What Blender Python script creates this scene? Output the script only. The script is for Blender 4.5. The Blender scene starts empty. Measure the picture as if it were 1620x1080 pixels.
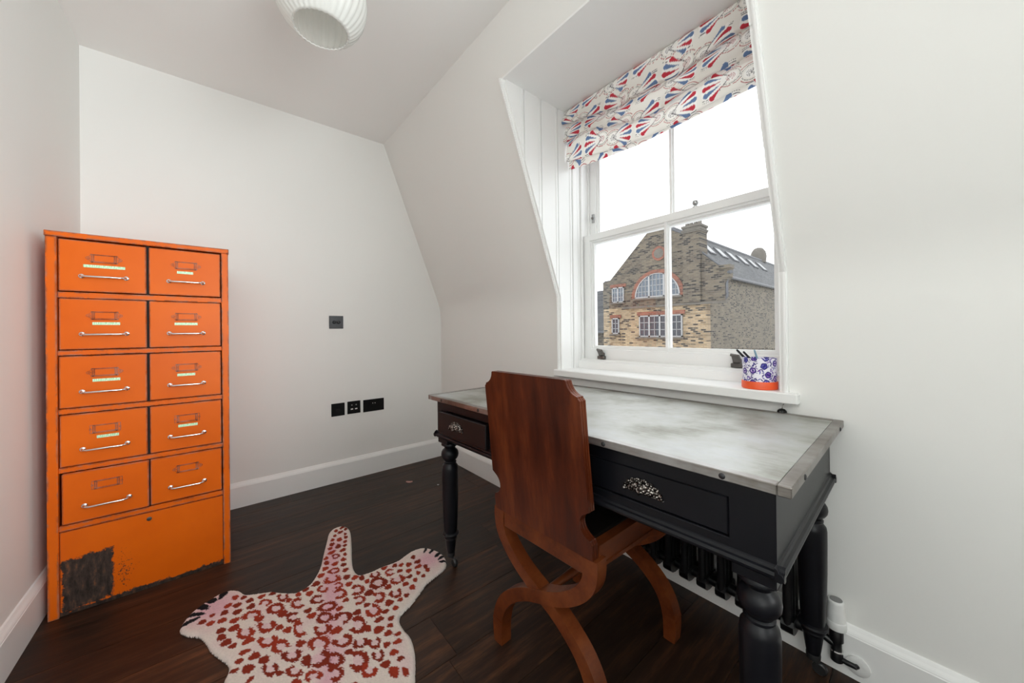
import bpy, bmesh, math, random
import numpy as np
from mathutils import Vector, Matrix
random.seed(7)
rng = np.random.default_rng(7)
S = bpy.context.scene
COL = S.collection
PI = math.pi

# ------------------------------------------------------------------ camera
cam = bpy.data.cameras.new('camera')
cam.sensor_width = 36.0
cam.sensor_fit = 'HORIZONTAL'
cam.lens = 562.9 * 36.0 / 1620.0
cam.shift_y = -17.0 / 1620.0
cam.clip_start = 0.02
cam.clip_end = 300
camo = bpy.data.objects.new('camera', cam)
COL.objects.link(camo)
YAW, PIT, ROL = math.radians(39.6115), math.radians(0.1411), math.radians(-0.6149)
fw = Vector((math.sin(YAW) * math.cos(PIT), math.cos(YAW) * math.cos(PIT), math.sin(PIT)))
rt = Vector((math.cos(YAW), -math.sin(YAW), 0))
up = rt.cross(fw)
rt2 = rt * math.cos(ROL) + up * math.sin(ROL)
up2 = -rt * math.sin(ROL) + up * math.cos(ROL)
camo.matrix_world = Matrix(((rt2.x, up2.x, -fw.x, 0), (rt2.y, up2.y, -fw.y, 0), (rt2.z, up2.z, -fw.z, 1.0), (0, 0, 0, 1)))
S.camera = camo

# ------------------------------------------------------------------ sky, lamps, exposure
W = bpy.data.worlds.new('overcast_sky')
S.world = W
W.use_nodes = True
bg = W.node_tree.nodes['Background']
bg.inputs[0].default_value = (0.96, 0.975, 1.0, 1)
bg.inputs[1].default_value = 2.6


def area(name, loc, direction, sx, sy, power, col):
    l = bpy.data.lights.new(name, 'AREA')
    l.shape = 'RECTANGLE'
    l.size, l.size_y, l.energy, l.color = sx, sy, power, col
    o = bpy.data.objects.new(name, l)
    o.location = loc
    o.rotation_euler = Vector(direction).to_track_quat('-Z', 'Y').to_euler()
    COL.objects.link(o)
    return o


fill_a = fill_a = fill_a = fill_a = fill_a = fill_a = fill_a = area('added_fill_narrow', (0.85, -1.0, 1.60), (-0.50, 1.0, -0.20), 0.8, 1.3, 6.5, (0.94, 0.99, 1.0))  # added fill lamp behind the camera, aimed at left and far walls
fill_a.data.spread = math.radians(85)
la = area('added_fill_wide', (0.25, -1.2, 1.20), (-0.70, 0.72, 0.45), 0.9, 1.4, 32, (0.94, 0.99, 1.0))  # wider added fill from behind the camera; no opening exists there
la.data.spread = math.radians(118)


S.view_settings.view_transform = 'Standard'
S.view_settings.look = 'None'
S.view_settings.gamma = 1.0
S.view_settings.use_curve_mapping = False
S.view_settings.exposure = 0.22
S.cycles.use_denoising = True
S.cycles.max_bounces = 12
S.cycles.diffuse_bounces = 8
S.cycles.transparent_max_bounces = 16
S.cycles.sample_clamp_indirect = 6.0
S.cycles.caustics_reflective = False
S.cycles.caustics_refractive = False


# ------------------------------------------------------------------ material helpers
class NT:
    def __init__(self, name):
        self.m = bpy.data.materials.new(name)
        self.m.use_nodes = True
        self.t = self.m.node_tree
        self.b = self.t.nodes['Principled BSDF']

    def n(self, kind, **kw):
        x = self.t.nodes.new(kind)
        for k, v in kw.items():
            if k.startswith('i_'):
                x.inputs[k[2:].replace('_', ' ')].default_value = v
            else:
                setattr(x, k, v)
        return x

    def l(self, a, b):
        self.t.links.new(a, b)

    def ramp(self, fac, stops, interp='LINEAR'):
        r = self.n('ShaderNodeValToRGB')
        r.color_ramp.interpolation = interp
        e = r.color_ramp.elements
        while len(e) < len(stops):
            e.new(0.5)
        for k, (p, c) in enumerate(stops):
            e[k].position = p
            e[k].color = c if len(c) == 4 else (*c, 1)
        self.l(fac, r.inputs[0])
        return r.outputs[0]

    def mix(self, fac, a, b, blend='MIX'):
        x = self.n('ShaderNodeMix', data_type='RGBA', blend_type=blend)
        for s, v in ((x.inputs[0], fac), (x.inputs[6], a), (x.inputs[7], b)):
            if hasattr(v, 'links') or isinstance(v, bpy.types.NodeSocket):
                self.l(v, s)
            elif isinstance(v, (int, float)):
                s.default_value = v
            else:
                s.default_value = (*v, 1) if len(v) == 3 else v
        return x.outputs[2]

    def math(self, op, a, b=0.0, clamp=False):
        x = self.n('ShaderNodeMath', operation=op, use_clamp=clamp)
        for s, v in ((x.inputs[0], a), (x.inputs[1], b)):
            if isinstance(v, bpy.types.NodeSocket):
                self.l(v, s)
            else:
                s.default_value = v
        return x.outputs[0]

    def coords(self, scale=(1, 1, 1), which='Object', loc=(0, 0, 0)):
        c = self.n('ShaderNodeTexCoord')
        m = self.n('ShaderNodeMapping')
        m.inputs['Scale'].default_value = scale
        m.inputs['Location'].default_value = loc
        self.l(c.outputs[which], m.inputs[0])
        return m.outputs[0]

    def noise(self, vec, scale=5, detail=4, rough=0.55, out=0):
        x = self.n('ShaderNodeTexNoise')
        x.inputs['Scale'].default_value = scale
        x.inputs['Detail'].default_value = detail
        x.inputs['Roughness'].default_value = rough
        self.l(vec, x.inputs['Vector'])
        return x.outputs[out]

    def bump(self, h, strength=0.2, dist=0.01):
        x = self.n('ShaderNodeBump')
        x.inputs['Strength'].default_value = strength
        x.inputs['Distance'].default_value = dist
        self.l(h, x.inputs['Height'])
        self.l(x.outputs[0], self.b.inputs['Normal'])

    def set(self, base=None, rough=None, metal=None, spec=None, coat=None):
        for k, v in (('Base Color', base), ('Roughness', rough), ('Metallic', metal), ('Specular IOR Level', spec), ('Coat Weight', coat)):
            if v is None:
                continue
            s = self.b.inputs[k]
            if isinstance(v, bpy.types.NodeSocket):
                self.l(v, s)
            else:
                s.default_value = (*v, 1) if isinstance(v, tuple) and len(v) == 3 else v
        return self


def srgb(r, g, b):
    f = lambda c: (c / 255 / 12.92) if c / 255 <= 0.04045 else ((c / 255 + 0.055) / 1.055) ** 2.4
    return (f(r), f(g), f(b))


def plain(name, col, rough=0.5, metal=0.0, var=0.06, scale=20, bump=0.0, spec=0.5):
    t = NT(name)
    v = t.coords()
    n = t.noise(v, scale)
    d = tuple(c * (1 - var) for c in col)
    u = tuple(min(1, c * (1 + var)) for c in col)
    t.set(t.ramp(n, [(0.3, d), (0.7, u)]), rough, metal, spec)
    if bump:
        t.bump(n, bump, 0.002)
    return t.m


def paint(name, col, rough):
    t = NT(name)
    v = t.coords()
    n = t.noise(v, 1.6, 3)
    d = tuple(c * 0.985 for c in col)
    t.set(t.ramp(n, [(0.3, d), (0.7, col)]), rough)
    t.bump(t.noise(v, 260, 2), 0.035, 0.001)
    return t.m


M = {}
M['wall'] = paint('matt_wall_paint', (0.80, 0.795, 0.772), 0.75)
M['ceil'] = paint('ceiling_paint', (0.88, 0.875, 0.86), 0.8)
M['trim'] = paint('white_eggshell_paint', (0.86, 0.86, 0.85), 0.38)
M['chrome'] = plain('chrome', (0.78, 0.78, 0.78), 0.16, 1.0, 0.03)
M['steel'] = plain('dull_steel', (0.42, 0.42, 0.42), 0.35, 1.0, 0.1)
M['pewter'] = plain('pewter_window_fitting', (0.16, 0.15, 0.14), 0.35, 0.9, 0.2)
M['blackplas'] = plain('black_plastic', (0.006, 0.006, 0.006), 0.3, 0, 0.1, spec=0.3)
M['graphite'] = plain('graphite_metal', (0.05, 0.05, 0.052), 0.4, 0.7, 0.1)
M['whiteplas'] = plain('white_plastic', (0.75, 0.75, 0.74), 0.35)
M['greyplas'] = plain('grey_plastic', (0.22, 0.22, 0.22), 0.45)
M['radiator'] = plain('black_radiator_enamel', (0.006, 0.006, 0.007), 0.28, 0.0, 0.1, spec=0.4)
M['tape'] = None


def mk_tape():
    t = NT('pale_green_label_tape')
    v = t.coords((420, 60, 60))
    n = t.noise(v, 1.0, 1)
    t.set(t.ramp(n, [(0.45, (0.38, 0.72, 0.40)), (0.62, (0.80, 0.92, 0.74))]), 0.35)
    return t.m


M['tape'] = mk_tape()


def mk_orange(rust=False, worn=False):
    t = NT('chipped_orange_enamel' + ('_rusted' if rust else '_worn' if worn else ''))
    v = t.coords()
    big = t.noise(v, 3.0, 3)
    base = t.ramp(big, [(0.3, srgb(208, 90, 7)), (0.7, srgb(222, 102, 13))])
    # chips along edges: bevel normal against true normal
    bv = t.n('ShaderNodeBevel', samples=4)
    bv.inputs['Radius'].default_value = 0.010 if worn else 0.0045
    g = t.n('ShaderNodeNewGeometry')
    dp = t.n('ShaderNodeVectorMath', operation='DOT_PRODUCT')
    t.l(bv.outputs[0], dp.inputs[0])
    t.l(g.outputs['Normal'], dp.inputs[1])
    edge = t.math('SUBTRACT', 1.0, dp.outputs['Value'])
    nz = t.noise(v, 46, 5, 0.7)
    if worn:
        n3 = t.ramp(t.noise(t.coords((1, 1, 0.45)), 30, 6, 0.75), [(0.44, (0.07, 0.07, 0.07)), (0.62, (1, 1, 1))])
        e2 = t.math('MULTIPLY', edge, t.math('MULTIPLY', n3, 14.0))
    else:
        e2 = t.math('MULTIPLY', edge, t.math('MULTIPLY_ADD', nz, 22.0))
    chip = t.ramp(e2, [(0.36, (0, 0, 0)), (0.52, (1, 1, 1))] if worn else [(0.52, (0, 0, 0)), (0.66, (1, 1, 1))])
    # sparse scratches
    sc = t.noise(t.coords((34, 34, 7)), 3.2, 6, 0.75)
    scr = t.ramp(sc, [(0.735, (0, 0, 0)), (0.76, (0.9, 0.9, 0.9))])
    mask = t.math('MAXIMUM', chip, scr, True)
    metal = t.ramp(t.noise(v, 30, 4), [(0.35, (0.03, 0.022, 0.018)), (0.65, (0.22, 0.20, 0.18))])
    if rust:
        sx = t.n('ShaderNodeSeparateXYZ')
        t.l(v, sx.inputs[0])
        wob = t.math('MULTIPLY', t.math('SUBTRACT', t.noise(v, 24, 6, 0.75), 0.5), 0.115)
        wob2 = t.math('MULTIPLY', t.math('SUBTRACT', t.noise(v, 110, 3, 0.8), 0.5), 0.05)
        w = t.math('ADD', wob, wob2)
        # patch centred in the panel's lower left (panel-local metres), squarish
        dx = t.math('DIVIDE', t.math('ABSOLUTE', t.math('SUBTRACT', sx.outputs[0], -0.160)), 0.064)
        dz = t.math('DIVIDE', t.math('ABSOLUTE', t.math('SUBTRACT', sx.outputs[2], 0.108)), 0.096)
        d = t.math('MAXIMUM', dx, dz)
        d = t.math('ADD', d, t.math('MULTIPLY', w, 5.5))
        patch = t.ramp(d, [(0.93, (1, 1, 1)), (1.0, (0, 0, 0))])
        # bottom edge wear and speckle right of the patch
        bot = t.math('ADD', t.math('DIVIDE', sx.outputs[2], 0.05), t.math('MULTIPLY', w, 9.0))
        botm = t.ramp(bot, [(0.34, (1, 1, 1)), (0.42, (0, 0, 0))])
        spk = t.noise(v, 150, 3, 0.7)
        near = t.math('ADD', spk, t.math('MULTIPLY', t.math('ABSOLUTE', t.math('SUBTRACT', sx.outputs[0], -0.07)), -3.4))
        near = t.math('ADD', near, t.math('MULTIPLY', t.math('ABSOLUTE', t.math('SUBTRACT', sx.outputs[2], 0.10)), -1.3))
        spm = t.ramp(near, [(0.50, (0, 0, 0)), (0.54, (1, 1, 1))])
        mask = t.math('MAXIMUM', mask, patch, True)
        mask = t.math('MAXIMUM', mask, botm, True)
        mask = t.math('MAXIMUM', mask, spm, True)
        metal = t.ramp(t.noise(t.coords((1, 1, 0.35)), 60, 6, 0.7), [(0.38, (0.018, 0.013, 0.011)), (0.56, (0.055, 0.036, 0.028)), (0.66, (0.15, 0.06, 0.03)), (0.78, (0.42, 0.14, 0.04))])
    t.set(t.mix(mask, base, metal), t.math('MULTIPLY_ADD', mask, 0.25), None, 0.2)
    r = t.math('ADD', t.math('MULTIPLY', mask, 0.3), 0.36)
    t.l(r, t.b.inputs['Roughness'])
    t.bump(t.math('SUBTRACT', t.math('MULTIPLY', t.noise(v, 9, 2), 0.6), t.math('MULTIPLY', mask, 0.5)), 0.12, 0.003)
    return t.m


M['orange'] = mk_orange()
M['orange_rust'] = mk_orange(True)
M['orange_worn'] = mk_orange(False, True)


def mk_wood(name, c0, c1, c2, stretch, rough, bump=0.08, perobj=False, coat=0.0, spec=0.5, fwt=0.35):
    t = NT(name)
    c = t.n('ShaderNodeTexCoord')
    mp = t.n('ShaderNodeMapping')
    mp.inputs['Scale'].default_value = stretch
    src = c.outputs['Object']
    if perobj:
        oi = t.n('ShaderNodeObjectInfo')
        ml = t.n('ShaderNodeVectorMath', operation='SCALE')
        t.l(oi.outputs['Random'], ml.inputs['Scale'])
        ml.inputs[0].default_value = (37.0, 91.0, 53.0)
        ad = t.n('ShaderNodeVectorMath', operation='ADD')
        t.l(src, ad.inputs[0])
        t.l(ml.outputs[0], ad.inputs[1])
        src = ad.outputs[0]
    t.l(src, mp.inputs[0])
    a = t.noise(mp.outputs[0], 3.0, 7, 0.65)
    fine = t.noise(mp.outputs[0], 16.0, 5, 0.7)
    f = t.math('ADD', t.math('MULTIPLY', a, 1 - fwt), t.math('MULTIPLY', fine, fwt))
    col = t.ramp(f, [(0.33, c0), (0.5, c1), (0.68, c2)])
    if perobj:
        k = t.ramp(oi.outputs['Random'], [(0.0, (0.62, 0.62, 0.62)), (0.5, (0.95, 0.92, 0.9)), (1.0, (1.5, 1.32, 1.2))])
        col = t.mix(1.0, col, k, 'MULTIPLY')
    t.set(col, None, 0.0, spec, coat)
    rr = t.ramp(fine, [(0.3, (rough * 0.85,) * 3), (0.7, (min(1, rough * 1.2),) * 3)])
    t.l(rr, t.b.inputs['Roughness'])
    t.bump(fine, bump, 0.002)
    return t.m


M['plank'] = mk_wood('dark_stained_floorboard', (0.007, 0.004, 0.0028), (0.026, 0.0128, 0.0075), (0.092, 0.040, 0.019), (1.3, 13, 13), 0.42, 0.12, True, spec=0.35)
M['mahogany'] = mk_wood('polished_mahogany', (0.024, 0.0042, 0.0016), (0.070, 0.0130, 0.0038), (0.16, 0.038, 0.010), (4.5, 4.5, 0.55), 0.33, 0.015, coat=0.06, spec=0.22, fwt=0.16)
M['mahogany_leg'] = mk_wood('warm_mahogany_frame', (0.055, 0.0115, 0.0035), (0.12, 0.028, 0.0075), (0.18, 0.048, 0.013), (2, 4, 4), 0.34, 0.015, coat=0.05, spec=0.22, fwt=0.2)
M['darkseat'] = mk_wood('dark_seat_panel', (0.004, 0.003, 0.003), (0.009, 0.006, 0.005), (0.016, 0.010, 0.008), (5, 5, 5), 0.45, 0.05)
M['deskblack'] = plain('black_satin_paint', (0.0045, 0.0047, 0.0068), 0.36, 0, 0.15, 14, 0.03, 0.28)
M['deskdrawer'] = plain('dark_brown_black_drawer_paint', (0.0075, 0.0048, 0.0052), 0.4, 0, 0.18, 14, 0.03, 0.28)


def mk_zinc(name, c0, c1, c2, rough, metal):
    t = NT(name)
    v = t.coords((1, 1, 1))
    big = t.noise(v, 5.0, 5, 0.6)
    st = t.noise(t.coords((30, 3.5, 30)), 2.5, 5, 0.7)
    f = t.math('ADD', t.math('MULTIPLY', big, 0.7), t.math('MULTIPLY', st, 0.3))
    t.set(t.ramp(f, [(0.36, c0), (0.5, c1), (0.64, c2)]), None, metal)
    t.l(t.ramp(st, [(0.3, (rough * 0.8,) * 3), (0.75, (rough * 1.35,) * 3)]), t.b.inputs['Roughness'])
    t.bump(st, 0.05, 0.001)
    return t.m


M['zinc'] = mk_zinc('worn_zinc_sheet', (0.19, 0.185, 0.145), (0.385, 0.388, 0.36), (0.47, 0.48, 0.487), 0.42, 0.4)
M['zincedge'] = mk_zinc('tarnished_zinc_edging', (0.13, 0.105, 0.088), (0.27, 0.25, 0.23), (0.42, 0.415, 0.41), 0.36, 0.85)


def mk_silver():
    t = NT('tarnished_nickel_pull')
    v = t.coords()
    vo = t.n('ShaderNodeTexVoronoi')
    vo.inputs['Scale'].default_value = 190
    t.l(v, vo.inputs['Vector'])
    f = vo.outputs['Distance']
    t.set(t.ramp(f, [(0.15, (0.75, 0.72, 0.68)), (0.5, (0.10, 0.085, 0.075)), (0.8, (0.02, 0.018, 0.018))]), 0.24, 0.95)
    t.bump(f, 0.9, 0.004)
    return t.m


M['pull'] = mk_silver()


def mk_vc(name, rough, bumpscale=0, bumps=0.0, transl=0.0):
    t = NT(name)
    a = t.n('ShaderNodeVertexColor', layer_name='Col')
    t.set(a.outputs[0], rough, 0, 0.25)
    if bumpscale:
        t.bump(t.noise(t.coords(), bumpscale, 3, 0.7), bumps, 0.004)
    if transl:
        tr = t.n('ShaderNodeBsdfTranslucent')
        t.l(a.outputs[0], tr.inputs[0])
        mx = t.n('ShaderNodeMixShader')
        mx.inputs[0].default_value = transl
        t.l(t.b.outputs[0], mx.inputs[1])
        t.l(tr.outputs[0], mx.inputs[2])
        t.l(mx.outputs[0], t.t.nodes['Material Output'].inputs[0])
    return t.m


M['rug'] = mk_vc('tufted_wool_pile', 0.95, 420, 0.9)
M['fabric'] = mk_vc('printed_linen', 0.9, 900, 0.15, 0.26)
M['potprint'] = mk_vc('printed_ceramic', 0.3)


def mk_glass(name, refl=1.0):
    m = bpy.data.materials.new(name)
    m.use_nodes = True
    t = m.node_tree
    for n in list(t.nodes):
        if n.type == 'BSDF_PRINCIPLED':
            t.nodes.remove(n)
    tr = t.nodes.new('ShaderNodeBsdfTransparent')
    tr.inputs[0].default_value = (0.97, 0.98, 0.98, 1)
    gl = t.nodes.new('ShaderNodeBsdfGlossy')
    gl.inputs['Roughness'].default_value = 0.01
    lw = t.nodes.new('ShaderNodeLayerWeight')      # Schlick reflectance, the same from both faces of the thin pane
    pw = t.nodes.new('ShaderNodeMath')
    pw.operation = 'POWER'
    pw.inputs[1].default_value = 5.0
    t.links.new(lw.outputs['Facing'], pw.inputs[0])
    fr = t.nodes.new('ShaderNodeMath')
    fr.operation = 'MULTIPLY_ADD'
    fr.inputs[1].default_value = 0.96
    fr.inputs[2].default_value = 0.04
    t.links.new(pw.outputs[0], fr.inputs[0])
    mx = t.nodes.new('ShaderNodeMixShader')
    t.links.new(fr.outputs[0], mx.inputs[0])
    t.links.new(tr.outputs[0], mx.inputs[1])
    t.links.new(gl.outputs[0], mx.inputs[2])
    t.links.new(mx.outputs[0], t.nodes['Material Output'].inputs[0])
    return m


M['glass'] = mk_glass('window_glass')


def mk_opal():
    t = NT('opal_ribbed_glass')
    t.set((0.90, 0.90, 0.88), 0.25)
    tr = t.n('ShaderNodeBsdfTranslucent')
    tr.inputs[0].default_value = (0.9, 0.9, 0.88, 1)
    mx = t.n('ShaderNodeMixShader')
    mx.inputs[0].default_value = 0.5
    t.l(t.b.outputs[0], mx.inputs[1])
    t.l(tr.outputs[0], mx.inputs[2])
    t.l(mx.outputs[0], t.t.nodes['Material Output'].inputs[0])
    return t.m


M['opal'] = mk_opal()


def mk_brick(name, c1, c2, dark, mortar, yaxis='y'):
    t = NT(name)
    c = t.n('ShaderNodeTexCoord')
    sp = t.n('ShaderNodeSeparateXYZ')
    t.l(c.outputs['Object'], sp.inputs[0])
    cb = t.n('ShaderNodeCombineXYZ')
    t.l(sp.outputs[1 if yaxis == 'y' else 0], cb.inputs[0])
    t.l(sp.outputs[2], cb.inputs[1])
    b = t.n('ShaderNodeTexBrick')
    t.l(cb.outputs[0], b.inputs['Vector'])
    b.inputs['Scale'].default_value = 1.0
    b.inputs['Brick Width'].default_value = 0.27
    b.inputs['Row Height'].default_value = 0.098
    b.inputs['Mortar Size'].default_value = 0.016
    b.inputs['Mortar Smooth'].default_value = 0.1
    b.inputs['Bias'].default_value = 0.0
    b.inputs['Color1'].default_value = (0, 0, 0, 1)
    b.inputs['Color2'].default_value = (1, 1, 1, 1)
    b.inputs['Mortar'].default_value = (0.5, 0.5, 0.5, 1)
    col = t.ramp(b.outputs['Color'], [(0.0, dark), (0.14, dark), (0.30, c1), (0.6, c2), (0.8, c2), (1.0, c1)])
    big = t.ramp(t.noise(c.outputs['Object'], 0.7, 4), [(0.35, (0.92, 0.91, 0.90)), (0.65, (1.36, 1.33, 1.25))])
    col = t.mix(1.0, col, big, 'MULTIPLY')
    col = t.mix(b.outputs['Fac'], col, mortar)
    t.set(col, 0.9)
    return t.m


M['brick'] = mk_brick('yellow_stock_brick', (0.175, 0.122, 0.070), (0.27, 0.20, 0.125), (0.012, 0.010, 0.010), (0.19, 0.16, 0.118))
M['brickgrey'] = mk_brick('grey_stock_brick', (0.050, 0.040, 0.030), (0.100, 0.083, 0.060), (0.008, 0.007, 0.007), (0.10, 0.088, 0.072))
M['brickside'] = mk_brick('side_wall_brick', (0.07, 0.059, 0.044), (0.105, 0.09, 0.068), (0.008, 0.007, 0.007), (0.13, 0.115, 0.092), 'x')
M['redbrick'] = mk_brick('red_rubbed_brick', (0.135, 0.042, 0.028), (0.165, 0.056, 0.037), (0.09, 0.03, 0.022), (0.16, 0.09, 0.065))
M['slate'] = mk_brick('slate_roof', (0.055, 0.057, 0.063), (0.078, 0.081, 0.088), (0.035, 0.037, 0.041), (0.032, 0.034, 0.038), 'x')
M['bouncepale'] = plain('pale_bounce_coating', (0.62, 0.62, 0.62), 0.7, 0, 0.08, 3)  # surface of the added light-bouncing slab outside the window
M['lead'] = plain('lead_flashing', (0.07, 0.073, 0.082), 0.6, 0, 0.2, 3)
M['stone'] = plain('weathered_stone', (0.10, 0.09, 0.077), 0.9, 0, 0.2, 4)
M['farwhite'] = plain('white_window_paint', (0.24, 0.24, 0.24), 0.5)
M['farglass'] = plain('dark_far_glass', (0.010, 0.013, 0.022), 0.12, 0, 0.3, 1.2)
M['paleglass'] = plain('pale_far_glass', (0.075, 0.095, 0.12), 0.1, 0, 0.25, 1.6)  # paler glass tone for the arched and upper left far windows
M['tarmac'] = plain('pale_street_paving', (0.36, 0.355, 0.34), 0.9, 0, 0.15, 2)
M['orangeplas'] = plain('orange_band', srgb(238, 92, 44), 0.4, 0, 0.03)
M['inkblack'] = plain('black_pen', (0.008, 0.008, 0.012), 0.25, 0, 0.1)
M['penblue'] = plain('pale_blue_pen', (0.20, 0.33, 0.42), 0.3, 0, 0.1)
M['pink'] = plain('pale_pink_paper', (0.62, 0.33, 0.30), 0.7, 0, 0.15, 60)
M['dark'] = plain('dark_recess', (0.006, 0.005, 0.005), 0.8)
M['subfloor'] = plain('dark_subfloor', (0.006, 0.004, 0.003), 0.8)


# ------------------------------------------------------------------ mesh helpers
class MB:
    """collects geometry; build() links it as one mesh object"""

    def __init__(self):
        self.bm = bmesh.new()

    def box(self, a, b, bevel=0.0, seg=1):
        x0, y0, z0 = (min(a[i], b[i]) for i in range(3))
        x1, y1, z1 = (max(a[i], b[i]) for i in range(3))
        v = [self.bm.verts.new(p) for p in ((x0, y0, z0), (x1, y0, z0), (x1, y1, z0), (x0, y1, z0), (x0, y0, z1), (x1, y0, z1), (x1, y1, z1), (x0, y1, z1))]
        f = [self.bm.faces.new([v[i] for i in q]) for q in ((0, 3, 2, 1), (4, 5, 6, 7), (0, 1, 5, 4), (1, 2, 6, 5), (2, 3, 7, 6), (3, 0, 4, 7))]
        if bevel:
            ed = list({e for q in f for e in q.edges})
            bmesh.ops.bevel(self.bm, geom=ed, offset=bevel, segments=seg, affect='EDGES', profile=0.5)
        return self

    def prism(self, pts, axis, a, b, shear=None):
        """extrude the 2-D outline pts along axis from a to b; shear(x,y,z)->xyz"""
        def mk(p, t):
            if axis == 'x':
                q = (t, p[0], p[1])
            elif axis == 'y':
                q = (p[0], t, p[1])
            else:
                q = (p[0], p[1], t)
            return shear(q) if shear else q
        va = [self.bm.verts.new(mk(p, a)) for p in pts]
        vb = [self.bm.verts.new(mk(p, b)) for p in pts]
        n = len(pts)
        fs = [self.bm.faces.new(va), self.bm.faces.new(list(reversed(vb)))]
        for i in range(n):
            fs.append(self.bm.faces.new((va[i], vb[i], vb[(i + 1) % n], va[(i + 1) % n])))
        bmesh.ops.recalc_face_normals(self.bm, faces=fs)
        return self

    def lathe(self, prof, seg=24, loc=(0, 0, 0), axis='z'):
        rings = []
        for r, h in prof:
            ring = []
            for k in range(seg):
                a = 2 * PI * k / seg
                c, s = r * math.cos(a), r * math.sin(a)
                p = {'z': (c, s, h), 'x': (h, c, s), 'y': (s, h, c)}[axis]
                ring.append(self.bm.verts.new((p[0] + loc[0], p[1] + loc[1], p[2] + loc[2])))
            rings.append(ring)
        fs = []
        for i in range(len(rings) - 1):
            for k in range(seg):
                fs.append(self.bm.faces.new((rings[i][k], rings[i][(k + 1) % seg], rings[i + 1][(k + 1) % seg], rings[i + 1][k])))
        fs.append(self.bm.faces.new(list(reversed(rings[0]))))
        fs.append(self.bm.faces.new(rings[-1]))
        bmesh.ops.recalc_face_normals(self.bm, faces=fs)
        return self

    def tube(self, path, r, seg=10):
        path = [Vector(p) for p in path]
        rs = r if isinstance(r, (list, tuple)) else [r] * len(path)
        rings = []
        ref = None
        for i, p in enumerate(path):
            d = (path[min(i + 1, len(path) - 1)] - path[max(i - 1, 0)]).normalized()
            if ref is None:
                ref = d.orthogonal().normalized()
            ref = (ref - d * ref.dot(d)).normalized()
            u = d.cross(ref)
            rings.append([self.bm.verts.new(p + (ref * math.cos(2 * PI * k / seg) + u * math.sin(2 * PI * k / seg)) * rs[i]) for k in range(seg)])
        fs = []
        for i in range(len(rings) - 1):
            for k in range(seg):
                fs.append(self.bm.faces.new((rings[i][k], rings[i][(k + 1) % seg], rings[i + 1][(k + 1) % seg], rings[i + 1][k])))
        fs.append(self.bm.faces.new(list(reversed(rings[0]))))
        fs.append(self.bm.faces.new(rings[-1]))
        bmesh.ops.recalc_face_normals(self.bm, faces=fs)
        return self

    def bar(self, path, widths, x0, x1):
        """flat curved bar in the (y,z) plane, thickness along x"""
        n = len(path)
        L, R = [], []
        for i in range(n):
            a, b = path[max(i - 1, 0)], path[min(i + 1, n - 1)]
            d = Vector((b[0] - a[0], b[1] - a[1])).normalized()
            nrm = Vector((-d.y, d.x)) * widths[i] / 2
            L.append((path[i][0] + nrm.x, path[i][1] + nrm.y))
            R.append((path[i][0] - nrm.x, path[i][1] - nrm.y))
        rings = []
        for i in range(n):
            rings.append([self.bm.verts.new(q) for q in ((x0, *L[i]), (x0, *R[i]), (x1, *R[i]), (x1, *L[i]))])
        fs = []
        for i in range(n - 1):
            for k in range(4):
                fs.append(self.bm.faces.new((rings[i][k], rings[i][(k + 1) % 4], rings[i + 1][(k + 1) % 4], rings[i + 1][k])))
        fs.append(self.bm.faces.new(rings[0]))
        fs.append(self.bm.faces.new(rings[-1]))
        bmesh.ops.recalc_face_normals(self.bm, faces=fs)
        return self

    def build(self, name, mat, parent=None, smooth=None, loc=None):
        me = bpy.data.meshes.new(name)
        self.bm.to_mesh(me)
        self.bm.free()
        me.materials.append(mat)
        if smooth is not None:
            me.shade_smooth()
            me.set_sharp_from_angle(angle=math.radians(smooth))
        o = bpy.data.objects.new(name, me)
        COL.objects.link(o)
        if parent is not None:
            o.parent = parent
        if loc is not None:
            o.location = loc
        return o


def thing(name, label, cat, loc=(0, 0, 0), rz=0.0, group=None):
    o = bpy.data.objects.new(name, None)
    o.empty_display_size = 0.05
    o.location = loc
    o.rotation_euler = (0, 0, rz)
    COL.objects.link(o)
    return tag(o, label, cat, group)


def tag(o, label, cat, group=None):
    o['label'] = label
    o['category'] = cat
    if group:
        o['group'] = group
    return o


def struct(o):
    o['kind'] = 'structure'
    return o


def catmull(pts, n):
    """n samples through pts (tuples), Catmull-Rom"""
    P = [Vector(p) for p in pts]
    P = [P[0] * 2 - P[1]] + P + [P[-1] * 2 - P[-2]]
    m = len(pts) - 1
    out = []
    for k in range(n):
        t = k / (n - 1) * m
        i = min(int(t), m - 1)
        f = t - i
        a, b, c, d = P[i], P[i + 1], P[i + 2], P[i + 3]
        out.append(0.5 * ((2 * b) + (c - a) * f + (2 * a - 5 * b + 4 * c - d) * f * f + (3 * b - a - 3 * c + d) * f ** 3))
    return out


def grid_mesh(name, X, cols, mat, parent=None, flip=False):
    """X: (n,m,3) numpy grid, cols: (n,m,3) or None"""
    n, m = X.shape[:2]
    me = bpy.data.meshes.new(name)
    idx = np.arange(n * m).reshape(n, m)
    q = np.stack([idx[:-1, :-1], idx[1:, :-1], idx[1:, 1:], idx[:-1, 1:]], -1).reshape(-1, 4)
    if flip:
        q = q[:, ::-1]
    return raw_mesh(name, X.reshape(-1, 3), q, None if cols is None else cols.reshape(-1, 3), mat, parent)


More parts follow.
